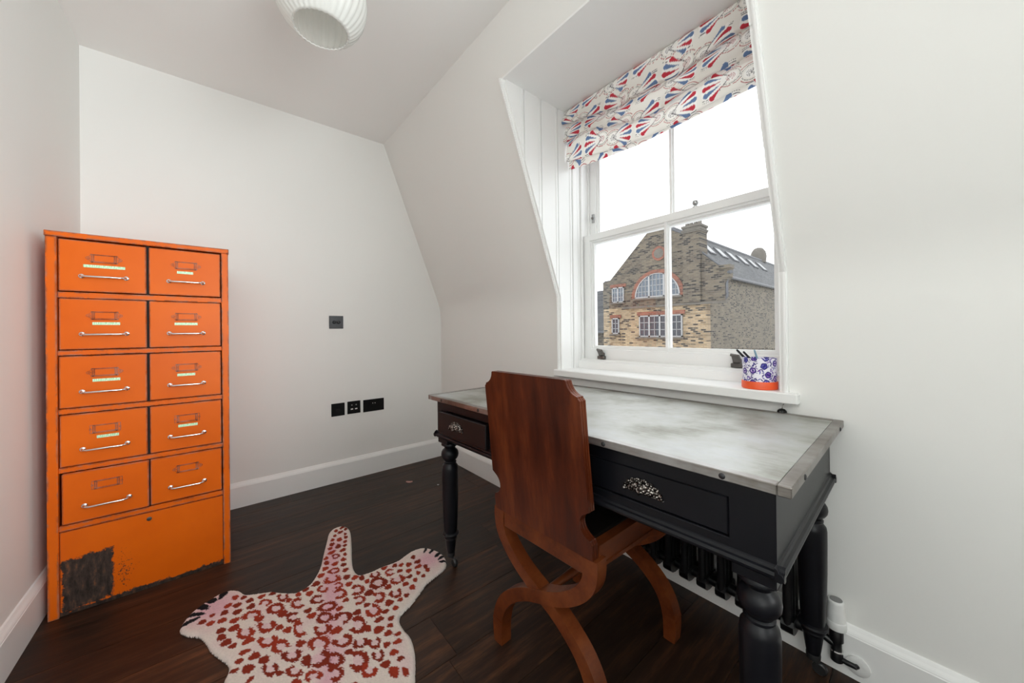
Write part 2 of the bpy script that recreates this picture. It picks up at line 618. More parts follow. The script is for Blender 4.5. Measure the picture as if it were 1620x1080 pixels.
def raw_mesh(name, V, Q, cols, mat, parent=None, smooth=True):
    me = bpy.data.meshes.new(name)
    me.vertices.add(len(V))
    me.vertices.foreach_set('co', np.asarray(V, np.float32).ravel())
    me.loops.add(Q.size)
    me.loops.foreach_set('vertex_index', np.ascontiguousarray(Q).astype(np.int32).ravel())
    me.polygons.add(len(Q))
    me.polygons.foreach_set('loop_start', np.arange(len(Q), dtype=np.int32) * Q.shape[1])
    if cols is not None:
        ca = me.color_attributes.new('Col', 'FLOAT_COLOR', 'POINT')
        ca.data.foreach_set('color', np.concatenate([cols, np.ones((len(cols), 1))], 1).astype(np.float32).ravel())
    me.update(calc_edges=True)
    me.validate()
    if smooth:
        me.shade_smooth()
    me.materials.append(mat)
    o = bpy.data.objects.new(name, me)
    COL.objects.link(o)
    if parent is not None:
        o.parent = parent
    return o

# ================================================================== the room
LX, WX, FY, BY, CZ = -0.50, 1.408, 2.6134, -1.75, 2.39
KZ, TX = 1.184, 0.953            # knee of the sloping wall, its foot on the ceiling
OY0, OY1 = 0.326, 1.302          # window opening
SILL, DZ = 0.762, 2.184          # under the window board, dormer ceiling
EXT = 1.73

# floor with separate boards
f = struct(MB().box((LX - 0.1, BY - 0.1, -0.2), (WX + 0.1, FY + 0.1, -0.012)).build('floor', M['subfloor']))
row = 1.346 - 0.189 * 17
k = 0
while row < FY:
    y0, y1 = max(row, BY), min(row + 0.189, FY)
    if y1 - y0 > 0.01:
        x = LX - random.uniform(0.0, 1.2)
        while x < WX:
            ln = random.choice((0.9, 1.2, 1.5, 1.8))
            if abs(row + 0.189 - 1.535) < 0.02 and x < 1.03 < x + ln:
                ln = 1.045 - x
            a, b = max(x, LX), min(x + ln, WX)
            if b - a > 0.02:
                p = MB().box((a + 0.0007, y0 + 0.0009, -0.012), (b - 0.0007, y1 - 0.0009, random.uniform(-0.0003, 0.0)), 0.0).build('plank', M['plank'], f)
            x += ln
    row += 0.189
    k += 1

struct(MB().box((LX - 0.1, BY - 0.1, CZ), (EXT, FY + 0.1, CZ + 0.15)).build('ceiling', M['ceil']))
struct(MB().box((LX - 0.1, BY - 0.1, -0.2), (LX, FY + 0.1, CZ)).build('wall_left', M['wall']))
struct(MB().box((LX, FY, -0.2), (EXT, FY + 0.1, CZ)).build('wall_back', M['wall']))
struct(MB().box((LX, BY - 0.1, -0.2), (EXT, BY, CZ)).build('wall_front', M['wall']))

# window wall: upright to the knee, then sloping to the ceiling, with the dormer opening
mb = MB()
kd = Vector((TX - WX, CZ - KZ)).normalized()
knee = [(WX, KZ - 0.09)]
for q in range(1, 8):                      # the plaster turns softly at the knee
    t = q / 8
    knee.append(((1 - t) ** 2 * WX + 2 * t * (1 - t) * WX + t * t * (WX + kd.x * 0.09), (1 - t) ** 2 * (KZ - 0.09) + 2 * t * (1 - t) * KZ + t * t * (KZ + kd.y * 0.09)))
knee.append((WX + kd.x * 0.09, KZ + kd.y * 0.09))
full = [(WX, -0.2)] + knee + [(TX, CZ), (EXT, CZ), (EXT, -0.2)]
mb.prism(full, 'y', BY, OY0)
mb.prism(full, 'y', OY1, FY)
mb.prism([(WX, -0.2), (WX, SILL), (EXT, SILL), (EXT, -0.2)], 'y', OY0, OY1)
sx = WX + (TX - WX) * (DZ - KZ) / (CZ - KZ)
mb.prism([(sx, DZ), (TX, CZ), (EXT, CZ), (EXT, DZ)], 'y', OY0, OY1)
struct(mb.build('wall_right', M['wall'], None, 12))
slope = lambda z: WX + (TX - WX) * (z - KZ) / (CZ - KZ)

# dormer ceiling lining and boarded cheeks
struct(MB().prism([(sx + 0.002, DZ - 0.004), (sx - 0.001, DZ + 0.002), (1.70, DZ + 0.002), (1.70, DZ - 0.004)], 'y', OY0 + 0.0, OY1).build('trim_1', M['trim']))
for side, num in ((1, 2), (0, 3)):
    ya = OY1 if side else OY0
    sg = -1 if side else 1
    ck = MB().prism([(WX, SILL), (WX, KZ), (sx, DZ - 0.004), (1.60, DZ - 0.004), (1.60, SILL)], 'y', ya + 0.001 * sg, ya + 0.004 * sg).build('trim_%d' % num, M['trim'])
    struct(ck)
    # tongue-and-groove boards
    edges = [1.045, 1.159, 1.275, 1.396, 1.505]
    for a, b in zip(edges[:-1], edges[1:]):
        a2, b2 = a + 0.003, b - 0.003
        low = lambda xx: SILL + 0.03 if xx >= WX else KZ + (xx - WX) / (TX - WX) * (CZ - KZ)
        pts = [(a2, DZ - 0.004), (b2, DZ - 0.004), (b2, low(b2))]
        if a2 < WX < b2:
            pts += [(WX, SILL + 0.03), (WX, KZ)]
        pts += [(a2, low(a2))]
        m2 = MB().prism(pts, 'y', ya + 0.004 * sg, ya + 0.012 * sg)
        m2.build('board', M['trim'], ck)
        # small bead beside each joint
        if low(b2 - 0.014) < DZ - 0.02:
            MB().box((b2 - 0.016, ya + 0.012 * sg, low(b2 - 0.016) + 0.01), (b2 - 0.010, ya + 0.0145 * sg, DZ - 0.006)).build('bead', M['trim'], ck)
    # upright lining between the boards and the sash box
    m2 = MB()
    m2.box((1.508, ya + 0.004 * sg, SILL + 0.03), (1.545, ya + 0.016 * sg, DZ - 0.004), 0.003)
    m2.build('lining', M['trim'], ck)

# corner bead round the opening, following the slope
for ya, yb, num in ((OY1 - 0.001, OY1 + 0.013, 4), (OY0 - 0.013, OY0 + 0.001, 5)):
    d = Vector((TX - WX, CZ - KZ)).normalized()
    nx = Vector((-d.y, d.x)) * 0.010       # into the room
    pts = [(WX, SILL + 0.03), (WX - 0.010, SILL + 0.03), (WX - 0.010, KZ - 0.001), (sx + nx.x, DZ + nx.y), (sx + 0.002, DZ), (WX + 0.002, KZ)]
    mb = MB().prism(pts, 'y', ya, yb)
    mb.prism([(WX - 0.003, SILL + 0.03), (WX - 0.014, SILL + 0.03), (WX - 0.014, KZ - 0.002), (sx + nx.x * 1.4, DZ + nx.y * 1.4), (sx + nx.x * .3, DZ), (WX - 0.003, KZ)], 'y', ya + 0.004, yb - 0.004)
    struct(mb.build('trim_%d' % num, M['trim']))

# skirting boards
BB = [(0, 0), (0.018, 0), (0.018, 0.118), (0.0165, 0.120), (0.016, 0.123), (0.0135, 0.128), (0.009, 0.134), (0.005, 0.141), (0, 0.143)]
struct(MB().prism([(LX + a, b) for a, b in BB], 'y', BY, FY).build('baseboard_left', M['trim']))
struct(MB().prism([(WX - a, b) for a, b in BB], 'y', BY, FY).build('baseboard_right', M['trim']))
struct(MB().prism([(FY - a, b) for a, b in BB], 'x', LX, WX).build('baseboard_back', M['trim']))
struct(MB().prism([(BY + a, b) for a, b in BB], 'x', LX, WX).build('baseboard_front', M['trim']))

# ------------------------------------------------------------------ sash window
win = bpy.data.objects.new('window_1', None)
COL.objects.link(win)
struct(win)
win.location = (1.6, 0.812, SILL)
WL = lambda p: (p[0] - 1.6, p[1] - 0.812, p[2] - SILL)


def wbox(mb, a, b, bev=0.0):
    return mb.box(WL(a), WL(b), bev)


YA, YB = 0.336, 1.290
# box frame with beads, and its sill
mb = MB()
for y0, sg in ((YB, 1), (YA, -1)):
    wbox(mb, (1.548, y0, SILL + 0.03), (1.71, y0 + 0.018 * sg, 2.20), 0.002)
    wbox(mb, (1.572, y0 - 0.010 * sg, 0.835), (1.590, y0, 2.18), 0.004)
    wbox(mb, (1.640, y0 - 0.010 * sg, 0.84), (1.648, y0, 2.18), 0.001)
    wbox(mb, (1.700, y0 - 0.010 * sg, 0.84), (1.71, y0, 2.18), 0.002)
wbox(mb, (1.548, YA, 2.14), (1.72, YB, 2.20), 0.002)
mb.build('box_frame', M['trim'], win)
mb = MB()
mb.prism([WL((a, 0, b))[::2] for a, b in [(1.545, SILL), (1.545, 0.832), (1.548, 0.835), (1.566, 0.835), (1.570, 0.846), (1.588, 0.846), (1.592, 0.838), (1.76, 0.815), (1.76, SILL)]], 'y', YA - 0.812, YB - 0.812)
mb.build('frame_sill', M['trim'], win)


def sash(name, x0, z0, z1, bot, top):
    s = MB()
    x1 = x0 + 0.045
    st = 0.046
    ov = 0.012
    wbox(s, (x0, YB - st, z0), (x1, YB - 0.003, z1), 0.0015)
    wbox(s, (x0, YA + 0.003, z0), (x1, YA + st, z1), 0.0015)
    wbox(s, (x0, YA + st - 0.002, z0), (x1, YB - st + 0.002, z0 + bot), 0.0015)
    wbox(s, (x0, YA + st - 0.002, z1 - top), (x1, YB - st + 0.002, z1), 0.0015)
    o = s.build(name, M['trim'], win)
    # stepped glazing moulding
    m = MB()
    a, b = YA + st, YB - st
    for off, xx in ((0.0, x0 + 0.010), (0.008, x0 + 0.018)):
        w = 0.010 + off
        x1 = x0 + 0.045 - off * 0.15
        wbox(m, (xx, a - 0.001 - off * .05, z0 + bot - .001), (x1 - 0.004, a + w, z1 - top + .001))
        wbox(m, (xx, b - w, z0 + bot - .001), (x1 - 0.004, b + 0.001, z1 - top + .001))
        wbox(m, (xx + 0.0009, a - 0.0005, z0 + bot - .0015), (x1 - 0.0049, b + 0.0005, z0 + bot + w))
        wbox(m, (xx + 0.0009, a - 0.0005, z1 - top - w), (x1 - 0.0049, b + 0.0005, z1 - top + .0015))
    m.build('glazing_moulding', M['trim'], o)
    x1 = x0 + 0.045
    g = MB()
    wbox(g, (x0 + 0.004, 0.812 - 0.006, z0 + bot - .001), (x1 - 0.004, 0.812 + 0.006, z1 - top + .001), 0.001)
    wbox(g, (x0 + 0.016, 0.812 - 0.012, z0 + bot - .001), (x1 - 0.006, 0.812 + 0.012, z1 - top + .001), 0.002)
    g.build('glazing_bar', M['trim'], o)
    for ya, yb in ((a + 0.012, 0.812 - 0.008), (0.812 + 0.008, b - 0.012)):
        p = MB()
        wbox(p, (x0 + 0.026, ya, z0 + bot + 0.004), (x0 + 0.030, yb, z1 - top - 0.004))
        p.build('pane', M['glass'], o)
    return o


low = sash('lower_sash', 1.595, 0.838, 1.532, 0.062, 0.034)
upp = sash('upper_sash', 1.650, 1.494, 2.186, 0.038, 0.05)
# fittings
for yy in (1.163, 0.517):
    m = MB()
    wbox(m, (1.571, yy - 0.021, 0.848), (1.595, yy + 0.021, 0.866), 0.003)
    m.prism([WL((a, 0, b))[::2] for a, b in [(1.595, 0.866), (1.577, 0.866), (1.572, 0.878), (1.560, 0.896), (1.563, 0.901), (1.574, 0.897), (1.583, 0.884), (1.595, 0.880)]], 'y', yy - 0.012 - 0.812, yy + 0.014 - 0.812)
    m.tube([WL((1.571, yy - 0.010, 0.894)), WL((1.571, yy + 0.020, 0.899))], 0.006, 8)
    m.build('sash_lift', M['pewter'], low, 40)
m = MB()
m.lathe([(0.013, 1.532 - SILL), (0.013, 1.538 - SILL), (0.006, 1.540 - SILL), (0.006, 1.543 - SILL), (0.011, 1.547 - SILL), (0.0135, 1.555 - SILL), (0.011, 1.563 - SILL), (0.003, 1.567 - SILL)], 14, (1.615 - 1.6, 0.683 - 0.812, 0))
m.build('sash_fastener', M['steel'], low, 40)
m = MB()
wbox(m, (1.643, 1.249, 1.612), (1.651, 1.265, 1.660), 0.001)
mo = m.build('sash_stop', M['steel'], upp)
m = MB()
m.lathe([(0.006, 0.0), (0.006, -0.008), (0.002, -0.010)], 10, WL((1.643, 1.257, 1.636)), 'x')
m.build('stop_knob', M['pewter'], upp, 40)
# window board
m = MB()
wbox(m, (1.376, 0.286, 0.762), (1.55, 1.322, 0.797), 0.004)
m.build('sill', M['trim'], win)

# ================================================================== filing cabinet
CW, CD, CH = 0.503, 0.575, 1.374
cab = thing('filing_cabinet', 'tall orange metal filing cabinet with ten drawers and rusty bottom panel', 'cabinet', (-0.465 + CW / 2, 2.002 + CD / 2, 0))
cl = lambda x, y, z: (x - CW / 2, y - CD / 2, z)


def cbox(m, a, b, bev=0.0012):
    return m.box(cl(*a), cl(*b), bev)


m = MB()
cbox(m, (0, 0.016, 0.004), (0.012, CD, CH - 0.012))
cbox(m, (CW - 0.012, 0.016, 0.004), (CW, CD, CH - 0.012))
cbox(m, (0.012, CD - 0.012, 0.004), (CW - 0.012, CD, CH - 0.012))
cbox(m, (0, 0.01, CH - 0.012), (CW, CD, CH))
m.build('casing', M['orange'], cab)
for x0, x1 in ((0, 0.026), (CW - 0.024, CW)):
    m = MB()
    cbox(m, (x0, 0, 0), (x1, 0.02, CH - 0.018))
    m.build('post', M['orange_worn'], cab)
m = MB()
cbox(m, (-0.002, -0.002, CH - 0.018), (CW + 0.002, 0.03, CH + 0.001))
m.build('top_rail', M['orange_worn'], cab)
rows = [(1.164, 1.350), (0.952, 1.137), (0.742, 0.928), (0.532, 0.717), (0.327, 0.508)]
for z0, z1 in ((1.139, 1.160), (0.931, 0.949), (0.720, 0.739), (0.511, 0.529), (0.303, 0.322)):
    m = MB()
    cbox(m, (0.026, 0.004, z0), (CW - 0.024, 0.03, z1))
    m.build('rail', M['orange_worn'], cab)
m = MB()
cbox(m, (0.245, 0.012, 0.322), (0.257, 0.03, 1.356))
cbox(m, (0.026, 0.20, 0.02), (CW - 0.024, 0.21, 1.35))
m.build('divider', M['dark'], cab)
# bottom panel: its origin sits at its own middle bottom
m = MB()
m.box((-0.2255, 0.0, 0.012), (0.2265, 0.012, 0.300), 0.0012)
pan = m.build('bottom_panel', M['orange_rust'], cab, None, (0.2520 - CW / 2, 0.006 - CD / 2, 0))
pan['label'] = 'orange bottom panel with a black rusted patch at lower left'
m = MB()
cbox(m, (0.024, 0.009, 0.0), (CW - 0.024, 0.03, 0.012))
m.build('plinth', M['orange_rust'], cab)
m = MB()
m.lathe([(0.0075, 0.0), (0.0075, -0.003), (0.005, -0.0035)], 16, (0.0, 0.0, 0.275), 'y')
m.lathe([(0.0035, -0.0034), (0.0035, -0.0042)], 10, (0.0, 0.0, 0.275), 'y')
m.build('lock', M['pewter'], pan, 40)
tapes = {(0, 0): (0.105, 0.001), (0, 1): (0.050, -0.003), (1, 0): (0.070, 0.004), (1, 1): (0.071, -0.001), (2, 0): (0.070, 0.004), (2, 1): (0.055, -0.002), (3, 0): (0.056, 0.006), (3, 1): (0.060, 0.002)}
for r, (z0, z1) in enumerate(rows):
    for c in (0, 1):
        x0, x1 = ((0.0295, 0.2490), (0.2565, 0.4755))[c]
        dy = random.uniform(-0.002, 0.001)
        if r == 4 and c == 0:
            x0, x1, dy = 0.034, 0.2525, -0.006
        if r == 2 and c == 0:
            dy = -0.004
        yf = 0.003 + dy
        m = MB()
        cbox(m, (x0, yf, z0), (x1, yf + 0.014, z1), 0.0022)
        cbox(m, (x0 + 0.01, yf + 0.014, z0 + 0.01), (x1 - 0.01, 0.19, z1 - 0.05), 0)
        d = m.build('drawer', M['orange'], cab)
        cx = (x0 + x1) / 2
        zh = z0 + 0.056
        hw = 0.056 if c == 0 else 0.052
        h = MB()
        P = [cl(cx - hw, yf + 0.001, zh), cl(cx - hw, yf - 0.010, zh), cl(cx - hw + 0.004, yf - 0.018, zh - 0.001), cl(cx - hw + 0.014, yf - 0.0215, zh - 0.002)]
        Q = [cl(cx + hw - 0.014, yf - 0.0215, zh - 0.002), cl(cx + hw - 0.004, yf - 0.018, zh - 0.001), cl(cx + hw, yf - 0.010, zh), cl(cx + hw, yf + 0.001, zh)]
        h.tube(P + Q, 0.0036, 10)
        for s in (-1, 1):
            h.lathe([(0.0078, yf - CD / 2), (0.0078, yf - CD / 2 - 0.002), (0.005, yf - CD / 2 - 0.004)], 14, (cx + s * hw - CW / 2, 0, zh), 'y')
        h.build('handle', M['chrome'], d, 45)
        # card holder with pointed (or plain) ears
        zc, hh, ww = z0 + 0.124, 0.0155, 0.031
        ear = 0.013
        if (r, c) in ((4, 0), (3, 0), (3, 1)):
            out = [(-ww - 0.008, -hh), (ww + 0.008, -hh), (ww + 0.008, hh), (-ww - 0.008, hh)]
        else:
            out = [(-ww - 0.003, -hh), (ww + 0.003, -hh), (ww + 0.005, -hh * 0.55), (ww + ear, -hh * 0.3), (ww + ear + 0.003, 0), (ww + ear, hh * 0.3), (ww + 0.005, hh * 0.55), (ww + 0.003, hh),
                   (-ww - 0.003, hh), (-ww - 0.005, hh * 0.55), (-ww - ear, hh * 0.3), (-ww - ear - 0.003, 0), (-ww - ear, -hh * 0.3), (-ww - 0.005, -hh * 0.55)]
        g = MB()
        g.prism([(cx - CW / 2 + a, zc + b) for a, b in out], 'y', yf - CD / 2 + 0.0005, yf - CD / 2 - 0.0018)
        for a, b in (((-ww, -hh), (-ww + 0.005, hh)), ((ww - 0.005, -hh), (ww, hh)), ((-ww, -hh), (ww, -hh + 0.004)), ((-ww, hh - 0.003), (ww, hh))):
            cbox(g, (cx + a[0], yf - 0.0016, zc + a[1]), (cx + b[0], yf - 0.0042, zc + b[1]), 0.0008)
        for s in (-1, 1):
            g.lathe([(0.0028, yf - CD / 2 - 0.0016), (0.0028, yf - CD / 2 - 0.003), (0.001, yf - CD / 2 - 0.0036)], 8, (cx - CW / 2 + s * (ww + 0.007), 0, zc), 'y')
        g.build('card_holder', M['orange'], d)
        if (r, c) in tapes:
            tw, tx = tapes[(r, c)]
            g = MB()
            g.box((-tw / 2, -0.0005, -0.0052), (tw / 2, 0.0006, 0.0052), 0.0002)
            g.build('label_tape', M['tape'], d, None, cl(cx + tx, yf - 0.0004, z0 + 0.0945))

# ================================================================== desk
TH = math.radians(1.86)
DW, DD, DH = 1.250, 0.656, 0.733          # along the wall, into the wall, height
exv = Vector((math.cos(TH), math.sin(TH), 0))
eyv = Vector((-math.sin(TH), math.cos(TH), 0))
base = Vector((0.737, 0.162, 0)) + exv * DD / 2 + eyv * DW / 2
desk = thing('writing_desk', 'long black writing desk with worn zinc top and turned legs under the window', 'desk', base, TH)
dl = lambda a, b, c: (a - DD / 2, b - DW / 2, c)


def dbox(m, a, b, bev=0.002):
    return m.box(dl(*a), dl(*b), bev)


m = MB()
fr = 0.021
dbox(m, (0, 0, 0.714), (DD, fr, DH), 0.0015)
dbox(m, (0, DW - fr, 0.714), (DD, DW, DH), 0.0015)
dbox(m, (0, fr, 0.714), (fr, DW - fr, DH), 0.0015)
dbox(m, (DD - fr, fr, 0.714), (DD, DW - fr, DH), 0.0015)
ed = m.build('top_edging', M['zincedge'], desk)
m = MB()
dbox(m, (fr + 0.0006, fr + 0.0006, 0.714), (DD - fr - 0.0006, DW - fr - 0.0006, DH - 0.0012), 0.0006)
m.build('zinc_top', M['zinc'], desk)
IN = 0.028
m = MB()
for a, b in (((0.06, 0.06), (DD - 0.03, DW - 0.06)),):
    dbox(m, (IN, IN, 0.575), (IN + 0.03, 0.104, 0.714), 0.001)
    dbox(m, (IN, 0.466, 0.575), (IN + 0.03, 0.858, 0.714), 0.001)
    dbox(m, (IN, 1.182, 0.575), (IN + 0.03, DW - IN, 0.714), 0.001)
    dbox(m, (IN, 0.10, 0.675), (IN + 0.03, DW - 0.06, 0.714), 0.001)
    dbox(m, (IN, 0.10, 0.575), (IN + 0.03, DW - 0.06, 0.596), 0.001)
    dbox(m, (DD - IN - 0.02, IN, 0.575), (DD - IN, DW - IN, 0.714), 0.001)
    dbox(m, (IN + 0.02, IN, 0.575), (DD - IN, IN + 0.02, 0.714), 0.001)
    dbox(m, (IN + 0.02, DW - IN - 0.02, 0.575), (DD - IN, DW - IN, 0.714), 0.001)
    dbox(m, (IN + 0.03, IN + 0.02, 0.700), (DD - IN - 0.02, DW - IN - 0.02, 0.712), 0)
m.build('apron', M['deskblack'], desk)
m = MB()
prof = [(0.0, 0.575), (0.0, 0.556), (-0.009, 0.556), (-0.013, 0.560), (-0.014, 0.565), (-0.011, 0.570), (-0.006, 0.572), (-0.004, 0.577), (0.0, 0.580)]
m.prism([(IN + a - DD / 2 + .001, b) for a, b in prof], 'y', IN - 0.013 - DW / 2, DW - IN + 0.013 - DW / 2)
m.prism([(DD - IN - a - DD / 2 - .001, b) for a, b in prof], 'y', IN - 0.013 - DW / 2, DW - IN + 0.013 - DW / 2)
m.prism([(IN + a - DW / 2 + .001, b) for a, b in prof], 'x', IN - 0.013 - DD / 2, DD - IN + 0.013 - DD / 2)
m.prism([(DW - IN - a - DW / 2 - .001, b) for a, b in prof], 'x', IN - 0.013 - DD / 2, DD - IN + 0.013 - DD / 2)
m.build('moulding', M['deskblack'], desk)


def cup_pull(parent, yc, zc, xf):
    """half-dome bin pull with an ornate flange"""
    n1, n2 = 20, 8
    R, D, Hh = 0.049, 0.020, 0.033
    bmv = MB()
    rings = []
    for i in range(n2 + 1):
        ph = PI / 2 * i / n2
        ring = []
        for k in range(n1 + 1):
            th = PI * k / n1
            rr = math.cos(ph)
            ring.append(bmv.bm.verts.new(dl(xf - D * math.sin(ph) * (0.35 + 0.65 * math.sin(th)), yc + R * 0.86 * rr ** 0.7 * math.cos(th), zc - 0.016 + Hh * 0.92 * rr ** 0.7 * math.sin(th))))
        rings.append(ring)
    for i in range(n2):
        for k in range(n1):
            bmv.bm.faces.new((rings[i][k], rings[i][k + 1], rings[i + 1][k + 1], rings[i + 1][k]))
    bmesh.ops.remove_doubles(bmv.bm, verts=bmv.bm.verts, dist=1e-5)
    # flange with scalloped rim
    out = []
    for k in range(41):
        th = PI * k / 40
        sc = 1 + 0.05 * math.cos(th * 18)
        out.append((yc + R * sc * math.cos(th) - DW / 2, zc - 0.018 + Hh * 1.06 * sc * math.sin(th)))
    inn = [(yc + R * 0.80 * math.cos(PI * k / 40) - DW / 2, zc - 0.018 + Hh * 0.82 * math.sin(PI * k / 40)) for k in range(40, -1, -1)]
    bmv.prism(out + inn, 'x', xf - DD / 2 - 0.003, xf - DD / 2)
    for s in (-1, 1):
        bmv.lathe([(0.0045, xf - DD / 2), (0.0045, xf - DD / 2 - 0.004), (0.002, xf - DD / 2 - 0.006)], 10, (0, yc + s * (R - 0.004) - DW / 2, zc - 0.015), 'x')
    bmesh.ops.recalc_face_normals(bmv.bm, faces=bmv.bm.faces)
    return bmv.build('cup_handle', M['pull'], parent, 60)


m = MB()
dbox(m, (IN + 0.003, 0.1055, 0.5975), (IN + 0.02, 0.4645, 0.6735), 0.003)
dbox(m, (IN + 0.02, 0.11, 0.600), (0.45, 0.46, 0.660), 0)
d1 = m.build('drawer', M['deskblack'], desk)
cup_pull(d1, 0.285, 0.637, IN + 0.003)
m = MB()
dbox(m, (IN - 0.018, 0.8595, 0.584), (IN + 0.004, 1.1805, 0.672), 0.003)
dbox(m, (IN + 0.004, 0.864, 0.598), (0.40, 1.176, 0.660), 0)
d2 = m.build('drawer', M['deskdrawer'], desk)
d2['label'] = 'drawer pulled a little way open'
cup_pull(d2, 1.047, 0.632, IN - 0.018)
prof_leg = [(0.0335, 0.531), (0.036, 0.527), (0.036, 0.521), (0.029, 0.517), (0.024, 0.512), (0.0225, 0.507), (0.026, 0.503), (0.031, 0.499), (0.0355, 0.491), (0.037, 0.481), (0.0355, 0.471), (0.031, 0.463), (0.0255, 0.458), (0.0235, 0.453), (0.027, 0.450), (0.027, 0.446), (0.0245, 0.443), (0.027, 0.439), (0.0325, 0.432), (0.0345, 0.420), (0.0345, 0.38), (0.0335, 0.30), (0.0312, 0.22), (0.0285, 0.165), (0.027, 0.152), (0.0335, 0.149), (0.0355, 0.144), (0.0335, 0.139), (0.028, 0.136), (0.027, 0.132), (0.0285, 0.128), (0.027, 0.124), (0.0235, 0.12), (0.0215, 0.10), (0.0175, 0.07), (0.0155, 0.060), (0.0155, 0.045)]
LG = IN + 0.037
for a, b in ((LG, LG), (LG, DW - LG), (DD - LG, LG), (DD - LG, DW - LG)):
    m = MB()
    dbox(m, (a - 0.036, b - 0.036, 0.531), (a + 0.036, b + 0.036, 0.70), 0.002)
    m.lathe(prof_leg, 28, dl(a, b, 0))
    lg = m.build('leg', M['deskblack'], desk, 35)
    m = MB()
    ox, oy = (0.006, -0.008)
    m.lathe([(0.0165, 0.062), (0.0175, 0.058), (0.0165, 0.046), (0.010, 0.042), (0.006, 0.038)], 16, dl(a, b, 0))
    m.tube([dl(a, b, 0.042), dl(a + ox, b + oy, 0.034), dl(a + ox * 1.6, b + oy * 1.6, 0.020)], 0.005, 8)
    m.lathe([(0.0, -0.008), (0.014, -0.008), (0.0175, -0.004), (0.0175, 0.004), (0.014, 0.008), (0.0, 0.008)], 18, dl(a + ox * 1.6, b + oy * 1.6, 0.0175), 'x')
    m.build('castor', M['graphite'], lg, 40)
for p, axs in (((0, 0.369), 'x'), ((0, 0.106), 'x'), ((0, 0.628), 'x'), ((0, 0.888), 'x'), ((0, 1.141), 'x'), ((0.106, 0), 'y'), ((0.578, 0), 'y')):
    m = MB()
    q = dl(p[0], p[1], 0.7225)
    h0 = q[0] if axs == 'x' else q[1]
    m.lathe([(0.0058, h0 + 0.001), (0.0058, h0 - 0.001), (0.0035, h0 - 0.0025)], 12, (0 if axs == 'x' else q[0], q[1] if axs == 'x' else 0, q[2]), axs)
    m.build('stud', M['graphite'], ed, 40)

# ================================================================== chair
CT = math.radians(2.18)
chair = thing('curule_chair', 'mahogany chair with solid tablet back and curved crossed legs, tucked at the desk', 'chair', Vector((0.70, 0.736, 0)) + Vector((math.cos(CT), math.sin(CT), 0)) * 0.21, CT)
CO = -0.21                                    # rear plane of the chair in local x
half = []


def arc(cx, cz, r, a0, a1, n):
    return [(cx + r * math.cos(a0 + (a1 - a0) * k / n), cz + r * math.sin(a0 + (a1 - a0) * k / n)) for k in range(n + 1)]


def back_outline(g):
    """right half (y>=0) bottom to top, inset by g, then mirrored"""
    R = [(0.187 - g, 0.434), (0.187 - g, 0.474), (0.183 - g, 0.481)]
    R += arc(0.189, 0.519, 0.035 + g, -PI * 0.56, -PI * 1.36, 10)
    R += [(0.186 - g, 0.558), (0.1835 - g, 0.70), (0.184 - g, 0.832 - g), (0.178 - g, 0.838 - g)]
    R += arc(0.185, 0.881, 0.040 + g, -PI * 0.56, -PI * 0.97, 7)
    R += [(0.142 - g, 0.880 - g)]
    return R + [(-y, z) for y, z in reversed(R)]


def shear(q):
    return (q[0] - (q[2] - 0.434) * 0.105, q[1], q[2])


m = MB()
for g, a, b in ((0.0, 0.0, 0.0075), (0.0025, 0.0070, 0.0095), (0.0, 0.009, 0.016), (0.0025, 0.0155, 0.0180), (0.0, 0.0175, 0.024)):
    m.prism(back_outline(g), 'x', CO - 0.004 + a, CO - 0.004 + b, shear)
m.build('backrest', M['mahogany'], chair)
legpath = [(0.176, 0.434), (0.178, 0.405), (0.172, 0.372), (0.150, 0.338), (0.112, 0.304), (0.060, 0.273), (0.0, 0.248), (-0.060, 0.223), (-0.112, 0.190), (-0.150, 0.154), (-0.174, 0.112), (-0.184, 0.070), (-0.185, 0.035), (-0.183, 0.0)]
pp = [(p.x, p.y) for p in catmull(legpath, 46)]
for xo, lab in ((CO, 'rear'), (CO + 0.405, 'front')):
    for s in (1, -1):
        ww = []
        for k in range(46):
            t = k / 45
            ww.append(0.046 - 0.010 * math.sin(PI * min(1, t * 1.1)) - 0.010 * max(0, (t - 0.82) / 0.18))
        m = MB()
        e = -0.005 if s < 0 else 0.0
        pw = [(p[0] * s, p[1]) for p in pp]
        m.bar(pw, ww, xo + e, xo + e + 0.040)
        # bead above the foot
        m.bar([(-0.1845 * s, 0.078), (-0.1850 * s, 0.071)], [0.040, 0.040], xo + e - 0.002, xo + e + 0.042)
        m.build('leg', M['mahogany_leg'], chair, 30)
m = MB()
m.box((CO + 0.002, -0.155, 0.384), (CO + 0.032, 0.155, 0.434), 0.002)
m.build('rear_rail', M['mahogany_leg'], chair)
for s in (-1, 1):
    m = MB()
    y0, y1 = (0.160 * s, 0.187 * s)
    xs = [(CO + 0.024, 0.462), (CO + 0.40, 0.452), (CO + 0.436, 0.448), (CO + 0.446, 0.425), (CO + 0.440, 0.395), (CO + 0.42, 0.372), (CO + 0.38, 0.360), (CO + 0.33, 0.368), (CO + 0.28, 0.388), (CO + 0.02, 0.404)]
    m.prism(xs, 'y', y0, y1)
    m.prism([(CO + 0.04, 0.410), (CO + 0.04, 0.415), (CO + 0.36, 0.400), (CO + 0.36, 0.395)], 'y', y1 - 0.001 * s, y1 + 0.003 * s)
    m.build('side_rail', M['mahogany_leg'], chair)
m = MB()
m.box((CO + 0.41, -0.16, 0.375), (CO + 0.435, 0.16, 0.445), 0.004)
m.build('front_rail', M['mahogany_leg'], chair)
m = MB()
m.box((CO + 0.026, -0.160, 0.430), (CO + 0.425, 0.160, 0.462), 0.008, 2)
m.build('seat', M['darkseat'], chair)
m = MB()
